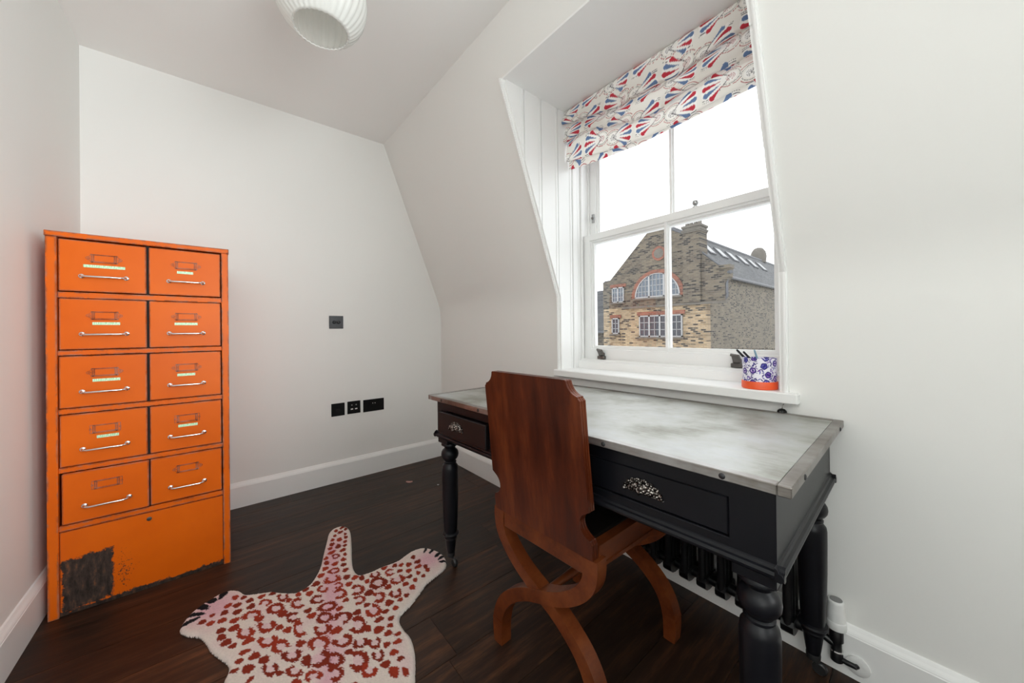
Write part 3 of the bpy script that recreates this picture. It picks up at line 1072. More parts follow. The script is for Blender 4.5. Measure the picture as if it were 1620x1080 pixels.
m.tube([(CO + 0.03, 0, 0.248), (CO + 0.12, 0, 0.248), (CO + 0.21, 0, 0.248), (CO + 0.30, 0, 0.248), (CO + 0.41, 0, 0.248)], [0.010, 0.012, 0.016, 0.012, 0.010], 12)
m.build('stretcher', M['mahogany_leg'], chair, 40)

# ================================================================== rug
A0 = np.array([0.345, 1.56])
AX = np.array([-0.2461, -0.9692])
LAT = np.array([0.9692, -0.2461])
RR = [(-0.006, -0.430), (0.023, -0.439), (0.052, -0.425), (0.072, -0.369), (0.076, -0.25), (0.075, -0.133), (0.08, -0.051), (0.099, 0.001), (0.133, 0.006), (0.191, -0.009), (0.251, -0.019), (0.292, -0.046), (0.327, -0.065), (0.368, -0.067), (0.397, -0.048), (0.434, 0.002), (0.446, 0.064), (0.429, 0.115), (0.393, 0.14), (0.342, 0.172), (0.315, 0.202), (0.265, 0.258), (0.229, 0.286), (0.216, 0.314), (0.224, 0.359), (0.24, 0.405), (0.242, 0.457), (0.236, 0.506), (0.228, 0.545)]
FR = [(0.222, 0.60), (0.226, 0.66), (0.25, 0.705), (0.31, 0.735), (0.385, 0.755), (0.43, 0.80), (0.42, 0.855), (0.36, 0.88), (0.285, 0.86), (0.21, 0.83), (0.15, 0.82), (0.125, 0.86), (0.13, 0.93), (0.10, 1.0), (0.05, 1.03), (0.0, 1.036)]
LL = [(-0.024, -0.395), (-0.030, -0.33), (-0.038, -0.244), (-0.046, -0.138), (-0.06, -0.072), (-0.082, -0.02), (-0.122, 0.003), (-0.172, -0.021), (-0.21, -0.046), (-0.258, -0.057), (-0.295, -0.071), (-0.324, -0.107), (-0.357, -0.125), (-0.383, -0.12), (-0.41, -0.098), (-0.438, -0.069), (-0.453, -0.036), (-0.459, -0.0), (-0.455, 0.034), (-0.426, 0.068), (-0.386, 0.095), (-0.357, 0.136), (-0.337, 0.173), (-0.304, 0.217), (-0.272, 0.258), (-0.265, 0.287), (-0.268, 0.312), (-0.262, 0.35), (-0.25, 0.40), (-0.245, 0.46), (-0.238, 0.53)]
outl = RR + FR + [(-a, b) for a, b in reversed(FR[:-1])] + list(reversed(LL))
oc = np.array([(p.x, p.y) for p in catmull([(a, b, 0) for a, b in outl + outl[:1]], 460)])[:-1]


def inside(pts, poly):
    r = np.zeros(len(pts), bool)
    x, y = pts[:, 0], pts[:, 1]
    n = len(poly)
    for i in range(n):
        x0, y0 = poly[i]
        x1, y1 = poly[(i + 1) % n]
        if y0 == y1:
            continue
        c = ((y0 > y) != (y1 > y)) & (x < (x1 - x0) * (y - y0) / (y1 - y0) + x0)
        r ^= c
    return r


st = 0.0034
gx = np.arange(-0.475, 0.465, st)
gy = np.arange(-0.455, 1.05, st)
GX, GY = np.meshgrid(gx, gy, indexing='ij')
G = np.stack([GX, GY], -1).reshape(-1, 2)
dist = np.full(len(G), 9.0)
near = np.zeros_like(G)
for i in range(len(oc)):
    a, b = oc[i], oc[(i + 1) % len(oc)]
    ab = b - a
    bx = (np.abs(G - (a + b) / 2).max(1) < 0.04)
    ii = np.nonzero(bx)[0]
    t = np.clip(((G[ii] - a) @ ab) / (ab @ ab), 0, 1)
    q = a + t[:, None] * ab
    d = np.linalg.norm(G[ii] - q, axis=1)
    u = d < dist[ii]
    dist[ii[u]] = d[u]
    near[ii[u]] = q[u]
ins = inside(G, oc)
keep = ins | (dist < st * 0.75)
idx = np.arange(len(G)).reshape(len(gx), len(gy))
Q = np.stack([idx[:-1, :-1], idx[1:, :-1], idx[1:, 1:], idx[:-1, 1:]], -1).reshape(-1, 4)
Q = Q[keep[Q].all(1)]
out = ~ins
G[out & keep] = near[out & keep]
used, Qi = np.unique(Q, return_inverse=True)
Q = Qi.reshape(-1, 4)
P2 = G[used]
din = np.where(out[used], 0, dist[used])
din = np.minimum(din, 0.05)
h = 0.0015 + 0.0115 * np.sqrt(np.clip(din / 0.012, 0, 1) * (2 - np.clip(din / 0.012, 0, 1))) + rng.normal(0, 0.0005, len(P2)) * (din > 0)
XY = A0 + P2[:, :1] * LAT + P2[:, 1:] * AX
n = len(XY)
# pile colours
cream = np.array(srgb(232, 218, 208))
white = np.array(srgb(240, 230, 222))
pinkc = np.array(srgb(226, 176, 188))
rust = np.array(srgb(146, 48, 27))
blk = np.array(srgb(22, 18, 24))
col = np.tile(cream, (n, 1))
low_n = sum(np.sin(P2[:, 0] * a + P2[:, 1] * b + c) for a, b, c in ((31, 17, 0), (-23, 37, 1), (53, -11, 2), (19, 61, 4))) / 4
wp = np.clip(1.15 - np.abs(P2[:, 0]) / 0.045 + 0.5 * low_n, 0, 1) * np.clip((P2[:, 1] + 0.36) / 0.1, 0, 1)
wp = np.maximum(wp, 0.35 * np.clip(low_n * 1.5, 0, 1))
for (px, py), r in (((-0.017, 1.687), 0.085), ((0.700, 1.432), 0.065)):
    dd = np.linalg.norm(XY - np.array([px, py]), axis=1)
    wp = np.maximum(wp, np.clip(1.35 - dd / r * 1.0, 0, 1) * 0.95)
col = col * (1 - wp[:, None] * 0.9) + pinkc * wp[:, None] * 0.9
we = np.clip(1 - din / 0.02, 0, 1) * 0.6
col = col * (1 - we[:, None]) + white * we[:, None]
SPOTS = [[-0.0478,1.6313,0.0118,0.0016,-0.0026,0.0127,0,-999],[-0.0254,1.6052,0.0119,0.0014,-0.0025,0.0125,0,-999],[-0.0211,1.6459,0.009,0.0013,-0.0019,0.0098,0,-999],[0.0056,1.5949,0.0135,0.0015,-0.0026,0.0141,0,-999],[0.0124,1.633,0.0119,0.0016,-0.0026,0.0148,0,-999],[0.0234,1.667,0.0123,0.0018,-0.002,0.012,0,-999],[0.0484,1.6485,0.0132,0.0018,-0.0024,0.0153,0,-999],[0.045,1.7004,0.01,0.0017,-0.0025,0.0162,0,-999],[0.0683,1.6805,0.0101,0.0016,-0.0018,0.0124,0,-999],[0.0859,1.6467,0.0123,0.0016,-0.0019,0.0138,0,-999],[0.0484,1.6085,0.0143,0.0016,-0.0023,0.0146,0,-999],[0.0383,1.5671,0.0151,0.0014,-0.0023,0.0139,0,-999],[0.0868,1.608,0.0134,0.0015,-0.0021,0.0149,0,-999],[0.1205,1.6422,0.0127,0.0016,-0.0015,0.0122,0,-999],[0.1565,1.6349,0.0131,0.0016,-0.0012,0.0123,0,-999],[0.0022,1.5435,0.0118,0.0009,-0.0031,0.0162,0,-999],[0.0356,1.5273,0.0159,0.0011,-0.0028,0.0162,0,-999],[0.0026,1.5079,0.0121,0.0007,-0.0033,0.0169,0,-999],[0.0149,1.4731,0.015,0.0006,-0.0031,0.0163,0,-999],[0.0312,1.4432,0.0114,0.0002,-0.0022,0.0119,0,-999],[0.1052,1.5187,0.0136,0.0008,-0.0021,0.0151,0,-999],[0.1705,1.493,0.0151,0.0007,-0.0018,0.0182,0,-999],[0.1966,1.5546,0.0099,0.0008,-0.0012,0.0148,0,-999],[0.1541,1.431,0.0122,0.0001,-0.0016,0.0139,0,-999],[0.1737,1.4009,0.0136,-0.0001,-0.0017,0.0163,0,-999],[0.0703,1.4351,0.0171,0.0003,-0.0026,0.0161,0,-999],[0.0583,1.392,0.0149,-0.0001,-0.002,0.0113,0,-999],[0.0807,1.3549,0.0155,-0.0005,-0.0026,0.0158,0,-999],[0.1018,1.3204,0.0143,-0.0007,-0.0026,0.0165,0,-999],[0.0439,1.3635,0.0115,-0.0003,-0.002,0.0108,0,-999],[0.0624,1.315,0.0153,-0.0008,-0.0033,0.0183,0,-999],[0.0311,1.3344,0.0111,-0.0005,-0.002,0.0103,0,-999],[0.1331,1.2379,0.0099,-0.0009,-0.0015,0.0107,0,-999],[0.1976,1.3142,0.0132,-0.0007,-0.0015,0.016,0,-999],[0.2298,1.5646,0.0087,0.0007,-0.001,0.0152,0,-999],[0.1291,1.5951,0.0197,-0.0056,-0.001,0.0241,1,225],[0.1819,1.5853,0.0174,-0.0049,-0.0003,0.0277,1,70],[0.0866,1.5543,0.0282,-0.0085,-0.002,0.03,1,250],[0.1554,1.5369,0.0274,-0.0082,-0.0008,0.032,1,-999],[0.2196,1.5145,0.0205,-0.0062,0.0004,0.0338,1,0],[0.1969,1.4506,0.0219,-0.0071,-0.0,0.028,1,0],[0.0649,1.4813,0.0232,-0.0076,-0.0029,0.0354,1,80],[0.1213,1.465,0.0268,-0.0088,-0.0016,0.033,1,80],[0.118,1.3928,0.0271,-0.0095,-0.0016,0.03,1,80],[0.1484,1.3395,0.0236,-0.0086,-0.0011,0.0326,1,300],[0.1691,1.2825,0.0247,-0.0094,-0.0006,0.0288,1,80],[0.2046,1.3808,0.017,-0.0059,0.0002,0.0456,1,0],[0.1128,1.2713,0.0192,-0.0075,-0.0018,0.0296,1,80],[0.1676,1.2179,0.0206,-0.0082,-0.0006,0.0252,1,40],[0.4816,1.9536,0.013,0.0033,0.0007,0.0123,0,-999],[0.4505,1.9429,0.0095,0.0024,0.0006,0.0145,0,-999],[0.4928,1.9289,0.0097,0.0023,0.0009,0.0145,0,-999],[0.4629,1.914,0.0137,0.0032,0.0007,0.013,0,-999],[0.4783,1.8827,0.0084,0.0018,0.0007,0.0115,0,-999],[0.434,1.8973,0.0092,0.0021,0.0004,0.0115,0,-999],[0.472,1.8508,0.0093,0.0019,0.0008,0.0134,0,-999],[0.4179,1.8677,0.0089,0.0019,0.0004,0.0134,0,-999],[0.4432,1.8493,0.0121,0.0025,0.0008,0.0177,0,-999],[0.46,1.8138,0.01,0.0019,0.0007,0.0129,0,-999],[0.4064,1.8293,0.0116,0.0023,0.0005,0.0172,0,-999],[0.4245,1.7947,0.0125,0.0023,0.0007,0.0189,0,-999],[0.4504,1.782,0.0098,0.0017,0.0006,0.0125,0,-999],[0.3921,1.7995,0.0103,0.0019,0.0002,0.0124,0,-999],[0.4328,1.7503,0.0143,0.0023,0.0006,0.0141,0,-999],[0.3893,1.7635,0.0176,0.003,0.0003,0.014,0,-999],[0.4327,1.7115,0.0084,0.0012,0.0006,0.0135,0,-999],[0.3611,1.7343,0.0097,0.0015,0.0001,0.0144,0,-999],[0.3553,1.6994,0.0108,0.0015,0.0,0.0167,0,-999],[0.3814,1.6681,0.0149,0.0019,0.0002,0.0145,0,-999],[0.4171,1.676,0.0118,0.0015,0.0005,0.0149,0,-999],[0.4076,1.6385,0.0115,0.0013,0.0004,0.0142,0,-999],[0.3421,1.6602,0.0134,0.0017,-0.0001,0.0142,0,-999],[0.4052,1.5969,0.0129,0.0012,0.0004,0.0136,0,-999],[0.3192,1.6253,0.0137,0.0015,-0.0003,0.0152,0,-999],[0.397,1.5467,0.0133,0.0009,0.0004,0.0177,0,-999],[0.4216,1.5217,0.0151,0.0008,0.0005,0.0127,0,-999],[0.4418,1.5005,0.011,0.0005,0.0009,0.0172,0,-999],[0.293,1.5846,0.0154,0.0014,-0.0005,0.016,0,-999],[0.3921,1.4985,0.0129,0.0006,0.0004,0.0153,0,-999],[0.4522,1.468,0.0109,0.0003,0.0008,0.0136,0,-999],[0.2553,1.5773,0.0126,0.0011,-0.0007,0.014,0,-999],[0.2628,1.5422,0.0124,0.0008,-0.0008,0.0166,0,-999],[0.5333,1.5029,0.0129,0.0005,0.0013,0.013,0,-999],[0.5727,1.4893,0.0113,0.0004,0.0016,0.0131,0,-999],[0.5954,1.4761,0.0115,0.0003,0.0016,0.0114,0,-999],[0.6209,1.457,0.0126,0.0003,0.0025,0.0161,0,-999],[0.6561,1.4912,0.0111,0.0004,0.0026,0.0153,0,-999],[0.6583,1.4502,0.0149,0.0003,0.0024,0.0138,0,-999],[0.6477,1.419,0.0165,0.0001,0.0022,0.0125,0,-999],[0.6699,1.3983,0.0098,-0.0,0.0029,0.0154,0,-999],[0.6674,1.3736,0.0106,-0.0002,0.0026,0.0135,0,-999],[0.6044,1.419,0.0122,0.0001,0.0021,0.0138,0,-999],[0.576,1.4432,0.012,0.0002,0.0015,0.0117,0,-999],[0.6289,1.3813,0.0094,-0.0001,0.0022,0.0134,0,-999],[0.6376,1.3509,0.0093,-0.0002,0.0018,0.0101,0,-999],[0.5927,1.3837,0.0118,-0.0001,0.0015,0.0102,0,-999],[0.602,1.3495,0.0099,-0.0003,0.002,0.0127,0,-999],[0.5628,1.3529,0.0131,-0.0003,0.0016,0.0126,0,-999],[0.5759,1.3186,0.0121,-0.0005,0.0021,0.0149,0,-999],[0.5046,1.3816,0.0134,-0.0002,0.0014,0.0155,0,-999],[0.4381,1.3984,0.0176,-0.0001,0.001,0.0195,0,-999],[0.5414,1.2928,0.0107,-0.0006,0.0014,0.0116,0,-999],[0.5144,1.2865,0.0104,-0.0006,0.0012,0.0113,0,-999],[0.3593,1.4159,0.0119,0.0,0.0001,0.0123,0,-999],[0.3971,1.7225,0.0163,-0.0037,0.0022,0.0205,1,-999],[0.3666,1.6222,0.0223,-0.0057,0.0019,0.0199,1,-999],[0.3491,1.5717,0.0308,-0.0084,0.0024,0.0281,1,90],[0.3577,1.5181,0.0172,-0.005,0.0019,0.0206,1,180],[0.3076,1.5371,0.0189,-0.0054,0.0016,0.025,1,40],[0.3506,1.4659,0.0239,-0.0073,0.003,0.0319,1,180],[0.4073,1.444,0.0247,-0.0075,0.0041,0.032,1,180],[0.2799,1.4882,0.025,-0.0076,0.0013,0.0261,1,0],[0.4898,1.4878,0.0203,-0.0058,0.004,0.0226,1,90],[0.5417,1.46,0.0208,-0.006,0.0051,0.0239,1,0],[0.4828,1.4303,0.0322,-0.0098,0.0066,0.0369,1,-999],[0.5485,1.3991,0.0284,-0.0087,0.0066,0.0295,1,100],[0.5144,1.3299,0.022,-0.0072,0.0056,0.0267,1,90],[0.4577,1.3517,0.0228,-0.0075,0.0052,0.0305,1,180],[0.3976,1.3846,0.0208,-0.0067,0.0033,0.0257,1,180],[0.2426,1.4504,0.0133,0.0003,-0.0009,0.0137,0,-999],[0.2475,1.4177,0.016,0.0001,-0.0009,0.0143,0,-999],[0.3312,1.3883,0.0128,-0.0001,-0.0001,0.0122,0,-999],[0.411,1.3405,0.0115,-0.0004,0.0004,0.012,0,-999],[0.3744,1.3278,0.0141,-0.0005,0.0002,0.0148,0,-999],[0.453,1.2672,0.0134,-0.0009,0.0007,0.0112,0,-999],[0.4857,1.2596,0.0111,-0.0008,0.001,0.0113,0,-999],[0.4778,1.2992,0.0153,-0.0008,0.0013,0.0161,0,-999],[0.4562,1.225,0.0112,-0.001,0.0008,0.0116,0,-999],[0.4233,1.2455,0.0165,-0.0013,0.0006,0.0127,0,-999],[0.4423,1.1964,0.0102,-0.001,0.0006,0.0102,0,-999],[0.3804,1.2316,0.0122,-0.001,0.0003,0.016,0,-999],[0.4071,1.2042,0.017,-0.0017,0.0006,0.0165,0,-999],[0.2976,1.2926,0.0183,-0.0011,-0.0006,0.0165,0,-999],[0.4267,1.1693,0.0128,-0.0014,0.0007,0.0133,0,-999],[0.4495,1.1468,0.0112,-0.0014,0.0006,0.0087,0,-999],[0.4375,1.1193,0.0143,-0.0019,0.0006,0.01,0,-999],[0.4065,1.1308,0.0106,-0.0014,0.0005,0.0116,0,-999],[0.4136,1.0893,0.0125,-0.0019,0.0006,0.0126,0,-999],[0.3073,1.1821,0.0125,-0.0014,-0.0003,0.0109,0,-999],[0.4216,1.0551,0.0107,-0.0018,0.0005,0.0098,0,-999],[0.3799,1.0659,0.014,-0.0023,0.0003,0.0149,0,-999],[0.3896,1.0262,0.0137,-0.0025,0.0007,0.0221,0,-999],[0.4154,1.005,0.0087,-0.0017,0.0009,0.0175,0,-999],[0.2998,1.4259,0.0319,-0.0103,0.0017,0.0263,1,-999],[0.2807,1.3767,0.0255,-0.0086,0.0016,0.0297,1,-999],[0.329,1.3356,0.0275,-0.0095,0.0028,0.0319,1,225],[0.4204,1.2992,0.0248,-0.0086,0.0053,0.035,1,120],[0.2637,1.3283,0.026,-0.0092,0.0012,0.0286,1,90],[0.36,1.2701,0.0265,-0.0096,0.0048,0.0432,1,160],[0.2426,1.2753,0.0297,-0.0111,0.0011,0.0353,1,260],[0.3034,1.2365,0.0289,-0.0109,0.0021,0.0284,1,110],[0.3456,1.1922,0.0218,-0.0084,0.0025,0.0231,1,90],[0.3796,1.1633,0.0188,-0.0074,0.0035,0.0259,1,90],[0.2268,1.2201,0.0373,-0.0146,0.0007,0.0364,1,90],[0.2655,1.1816,0.0254,-0.0102,0.0016,0.0321,1,180],[0.3203,1.1333,0.0273,-0.0111,0.0039,0.0417,1,160],[0.3727,1.1101,0.017,-0.0069,0.0033,0.0239,1,90],[0.3356,1.078,0.0199,-0.0084,0.0029,0.0265,1,50],[0.2058,1.165,0.022,-0.0091,0.0001,0.0219,1,270],[0.2575,1.1317,0.0206,-0.0086,0.0013,0.0288,1,180],[0.0086,1.7507,0.0101,0.0139,-0.0048,0.0153,2,-999],[-0.027,1.7428,0.0126,-0.0057,-0.0015,0.0179,2,-999],[-0.0544,1.726,0.0169,-0.0144,-0.0005,0.0182,2,-999],[-0.0721,1.6926,0.0188,-0.0089,-0.0013,0.0116,2,-999],[-0.0843,1.6604,0.0194,0.003,-0.0022,0.0096,2,-999],[0.7217,1.5067,0.0128,0.0141,-0.0021,0.0066,2,-999],[0.7415,1.4817,0.0161,0.0107,-0.0006,0.0078,2,-999],[0.7521,1.4398,0.0194,0.0076,0.0006,0.0096,2,-999],[0.7507,1.4102,0.0166,0.0042,0.001,0.0079,2,-999],[0.7453,1.3794,0.0153,-0.007,0.0028,0.0067,2,-999]]
spots = [list(s) for s in SPOTS]
cen = [np.array(s[:2]) for s in spots]
tries = 0
while tries < 5000:
    tries += 1
    lp = np.array([random.uniform(-0.42, 0.42), random.uniform(0.2, 1.02)])
    wpnt = A0 + lp[0] * LAT + lp[1] * AX
    if wpnt[0] * 0.638 + wpnt[1] * 0.77 > 1.05:
        continue
    if not inside(lp[None], oc)[0] or np.min(np.linalg.norm(oc - lp, axis=1)) < 0.025:
        continue
    if min(np.linalg.norm(wpnt - c) for c in cen) < 0.042:
        continue
    big = random.random() < 0.5 and abs(lp[0]) < 0.2
    a = random.uniform(0, 6.28)
    r1, r2 = (0.026, 0.020) if big else (0.012, 0.008)
    spots.append([wpnt[0], wpnt[1], r1 * math.cos(a), r1 * math.sin(a), -r2 * math.sin(a), r2 * math.cos(a), 1 if big else 0, random.choice((-999, 0, 90, 200))])
    cen.append(wpnt)
jit = rng.normal(0, 0.07, n)
for s in spots:
    c = np.array(s[:2])
    ii = np.nonzero(np.abs(XY - c).max(1) < 0.06)[0]
    if not len(ii):
        continue
    mi = np.linalg.inv(np.array([[s[2], s[4]], [s[3], s[5]]]))
    ab = (XY[ii] - c) @ mi.T
    if s[6] == 2:
        ab[:, 0] = ab[:, 0] / 1.45 - 0.12
        ab[:, 1] /= 1.1
    r = np.hypot(ab[:, 0], ab[:, 1])
    th = np.degrees(np.arctan2(ab[:, 1], ab[:, 0]))
    wob = 0.08 * np.sin(np.radians(th) * 3 + c[0] * 90) + jit[ii]
    if s[6] == 1:
        ml = np.linalg.norm([s[2], s[3]])
        mk = (r + wob < 1.0) & (r - wob * 0.6 > 0.48)
        if s[7] != -999:
            mk &= np.abs((th - s[7] + 180) % 360 - 180) > 34
        inner = r < 0.5
        col[ii[inner]] = col[ii[inner]] * 0.55 + pinkc * 0.45
    else:
        mk = r + wob < 1.0
    colr = blk if s[6] == 2 else rust * (1 + 0.25 * math.sin(c[0] * 300 + c[1] * 170))
    col[ii[mk]] = colr
col *= (1 + rng.normal(0, 0.035, n))[:, None]
V = np.concatenate([XY, h[:, None]], 1)
rug = raw_mesh('leopard_rug', V, Q, np.clip(col, 0, 1), M['rug'])
tag(rug, 'pink and cream leopard-shaped rug with rust rosettes on the dark floor', 'rug')

# ================================================================== radiator under the desk
rad = thing('column_radiator', 'black column radiator on the wall behind the desk legs', 'radiator', (1.335, 0.63, 0.09))
rl = lambda x, y, z: (x - 1.335, y - 0.63, z - 0.09)
first = None
ys = [0.300 + 0.0605 * k for k in range(12)]
for y in ys:
    if first is None:
        m = MB()
        for x in (1.300, 1.334, 1.368):
            m.tube([(x - 1.335, 0, 0.03), (x - 1.335, 0, 0.47)], 0.0125, 10)
        for z0, sgn in ((0.0, 1), (0.50, -1)):
            pts = [(-0.048, 0.034), (-0.046, 0.018), (-0.034, 0.006), (-0.012, 0.0), (0.012, 0.0), (0.034, 0.006), (0.046, 0.018), (0.048, 0.034), (0.040, 0.046), (-0.040, 0.046)]
            pts = [(a, z0 + sgn * b) for a, b in pts]
            m.prism(pts, 'y', -0.0155, 0.0155)
            m.lathe([(0.018, -0.0302), (0.018, 0.0302)], 12, (0, 0, z0 + sgn * 0.030), 'y')
        first = m.build('column', M['radiator'], rad, 40)
        first.location = (0, y - 0.63, 0)
    else:
        c = first.copy()
        COL.objects.link(c)
        c.parent = rad
        c.location = (0, y - 0.63, 0)
for y in (ys[1], ys[-2]):
    m = MB()
    m.box(rl(1.36, y + 0.028, 0.50), rl(WX, y + 0.034, 0.53))
    m.build('bracket', M['radiator'], rad)
m = MB()
VX, VY = 1.381, 0.2035
VO = -0.036
m.tube([rl(1.368, 0.284, 0.112), rl(1.376, 0.262, 0.105), rl(1.379, 0.23, 0.09), rl(VX, VY, 0.078)], [0.007, 0.007, 0.010, 0.011], 12)
m.lathe([(0.010, 0.068 - 0.09), (0.0145, 0.072 - 0.09), (0.0145, 0.094 - 0.09), (0.012, 0.098 - 0.09), (0.012, 0.128 - 0.09), (0.016, 0.130 - 0.09), (0.016, 0.156 - 0.09), (0.013, 0.160 - 0.09), (0.013, 0.168 - 0.09)], 16, rl(VX, VY, 0.09 + VO))
m.tube([rl(VX, VY, 0.082 + VO), rl(VX - 0.002, VY - 0.022, 0.080 + VO), rl(1.380, VY - 0.040, 0.080 + VO), rl(1.391, VY - 0.044, 0.080 + VO)], 0.007, 12)
va = m.build('valve', M['radiator'], rad, 40)
m = MB()
m.lathe([(0.0145, 0.099 - 0.09), (0.0155, 0.101 - 0.09), (0.0145, 0.104 - 0.09)], 16, rl(VX, VY, 0.09 + VO))
m.build('collar', M['chrome'], va, 40)
m = MB()
m.lathe([(0.019, 0.165 - 0.09), (0.0225, 0.167 - 0.09), (0.0235, 0.172 - 0.09), (0.0235, 0.186 - 0.09), (0.0225, 0.189 - 0.09), (0.0215, 0.190 - 0.09), (0.0195, 0.240 - 0.09), (0.0185, 0.245 - 0.09), (0.016, 0.247 - 0.09)], 24, rl(VX, VY, 0.09 + VO))
hd = m.build('thermostat_head', M['whiteplas'], va, 40)
hd['label'] = 'white thermostatic head'
m = MB()
m.lathe([(0.0145, 0.2468 - 0.09), (0.0145, 0.248 - 0.09), (0.012, 0.2484 - 0.09)], 20, rl(VX, VY, 0.09 + VO))
m.build('end_cap', M['greyplas'], va, 40)
m = MB()
m.lathe([(0.026, 1.3903 - 1.335), (0.026, 1.386 - 1.335), (0.022, 1.384 - 1.335), (0.010, 1.384 - 1.335)], 24, rl(1.335, VY - 0.044, 0.080 + VO), 'x')
m.build('pipe_cover', M['whiteplas'], va, 40)


# ================================================================== switches and sockets on the far wall
def plate(name, label, cat, xa, xb, z, hgt, mat):
    cx = (xa + xb) / 2
    w = xb - xa
    t = thing(name, label, cat, (cx, FY, z - hgt / 2))
    m = MB()
    m.box((-w / 2, -0.0055, 0), (w / 2, 0.0, hgt), 0.0022, 2)
    m.build('faceplate', mat, t)
    return t


t = plate('dimmer_switch', 'grey two-knob dimmer plate high on the wall beside the cabinet', 'switch', 0.575, 0.663, 1.076, 0.086, M['graphite'])
for dx in (-0.013, 0.013):
    m = MB()
    m.lathe([(0.0105, -0.005), (0.0105, -0.007), (0.0095, -0.019), (0.007, -0.020)], 20, (dx, 0, 0.043), 'y')
    m.build('knob', M['blackplas'], t, 40)
t = plate('telephone_socket', 'blank-looking black square socket, leftmost of the three low ones', 'socket', 0.583, 0.667, 0.485, 0.086, M['blackplas'])
m = MB()
m.box((-0.013, -0.0068, 0.024), (0.013, -0.0054, 0.048), 0.001)
m.box((-0.007, -0.0072, 0.030), (0.007, -0.0066, 0.042), 0.0004)
m.build('socket_insert', M['dark'], t)
t = plate('data_socket', 'black square socket with two white ports, middle of the three low ones', 'socket', 0.684, 0.770, 0.487, 0.086, M['blackplas'])
for dx in (-0.014, 0.014):
    m = MB()
    m.box((dx - 0.0075, -0.0068, 0.028), (dx + 0.0075, -0.005, 0.036), 0.0006)
    m.build('port', M['whiteplas'], t)
    m = MB()
    m.lathe([(0.0042, -0.005), (0.0042, -0.0064), (0.002, -0.0068)], 12, (dx, 0, 0.060), 'y')
    m.build('aerial_port', M['steel'], t, 40)
t = plate('power_socket', 'wide black double power socket, rightmost of the three low ones', 'socket', 0.789, 0.935, 0.484, 0.086, M['blackplas'])
for dx in (-0.045, 0.045):
    for a, b, c, d in ((-0.002, 0.056, 0.002, 0.064), (-0.0145, 0.035, -0.008, 0.039), (0.008, 0.035, 0.0145, 0.039)):
        m = MB()
        m.box((dx + a, -0.0058, b - 0.012), (dx + c, -0.0052, d - 0.012))
        m.build('pin_slot', M['dark'], t)
for dx in (-0.008, 0.008):
    m = MB()
    m.box((dx - 0.005, -0.0075, 0.050), (dx + 0.005, -0.005, 0.066), 0.001)
    rk = m.build('rocker', M['blackplas'], t)
    m = MB()
    m.lathe([(0.0026, -0.0072), (0.0026, -0.0080)], 10, (dx, 0, 0.058), 'y')
    m.build('rocker_mark', M['whiteplas'], rk)

# ================================================================== ceiling lamp
lamp = thing('ceiling_lamp', 'white ribbed globe lamp with open underside hanging from the ceiling', 'lamp', (0.281, 1.347, CZ))
N1, N2 = 144, 40
X = np.zeros((N1 + 1, N2, 3))
for i in range(N1 + 1):
    a = 2 * PI * i / N1
    for j in range(N2):
        ph = -PI * 0.30 + (PI * 0.30 + PI * 0.44) * j / (N2 - 1)
        r = 0.144 * math.cos(ph) * (1 + 0.022 * math.cos(a * 36))
        X[i, j] = (r * math.cos(a), r * math.sin(a), 0.144 * math.sin(ph) - 0.236)
sh = grid_mesh('shade', X, None, M['opal'], lamp)
md = sh.modifiers.new('thickness', 'SOLIDIFY')
md.thickness = 0.004
m = MB()
m.lathe([(0.055, -0.0005), (0.055, -0.012), (0.035, -0.020), (0.012, -0.026), (0.012, -0.085), (0.034, -0.09), (0.036, -0.112), (0.030, -0.118)], 28)
m.build('ceiling_rose', M['whiteplas'], lamp, 40)
m = MB()
m.lathe([(0.018, -0.116), (0.020, -0.150), (0.014, -0.158), (0.022, -0.18), (0.030, -0.21), (0.024, -0.235), (0.008, -0.246)], 24)
m.build('bulb', M['opal'], lamp, 60)

# ================================================================== roman blind
bl = thing('roman_blind', 'folded fabric blind with red and blue fan print at the window top', 'blind', (1.475, 0.815, DZ - 0.005))
zf = lambda knots, y: np.interp(y, [k[0] for k in knots], [k[1] for k in knots])
F1 = [(0.34, 2.058), (0.41, 2.062), (0.535, 2.050), (0.63, 2.031), (0.79, 2.036), (0.95, 2.037), (1.08, 2.064), (1.284, 2.104)]
F2 = [(0.34, 1.960), (0.40, 1.962), (0.56, 1.965), (0.665, 1.952), (0.80, 1.930), (1.0, 1.968), (1.136, 2.024), (1.20, 2.02), (1.275, 2.011)]
F3 = [(0.34, 1.880), (0.40, 1.879), (0.57, 1.864), (0.68, 1.850), (0.81, 1.849), (0.967, 1.862), (1.12, 1.885), (1.275, 1.912)]
F4 = [(0.34, 1.868), (0.41, 1.864), (0.55, 1.857), (0.73, 1.849), (0.884, 1.843), (1.09, 1.855), (1.275, 1.874)]
yy = np.linspace(0.342, 1.286, 540)
NS = 300
X = np.zeros((len(yy), NS, 3))
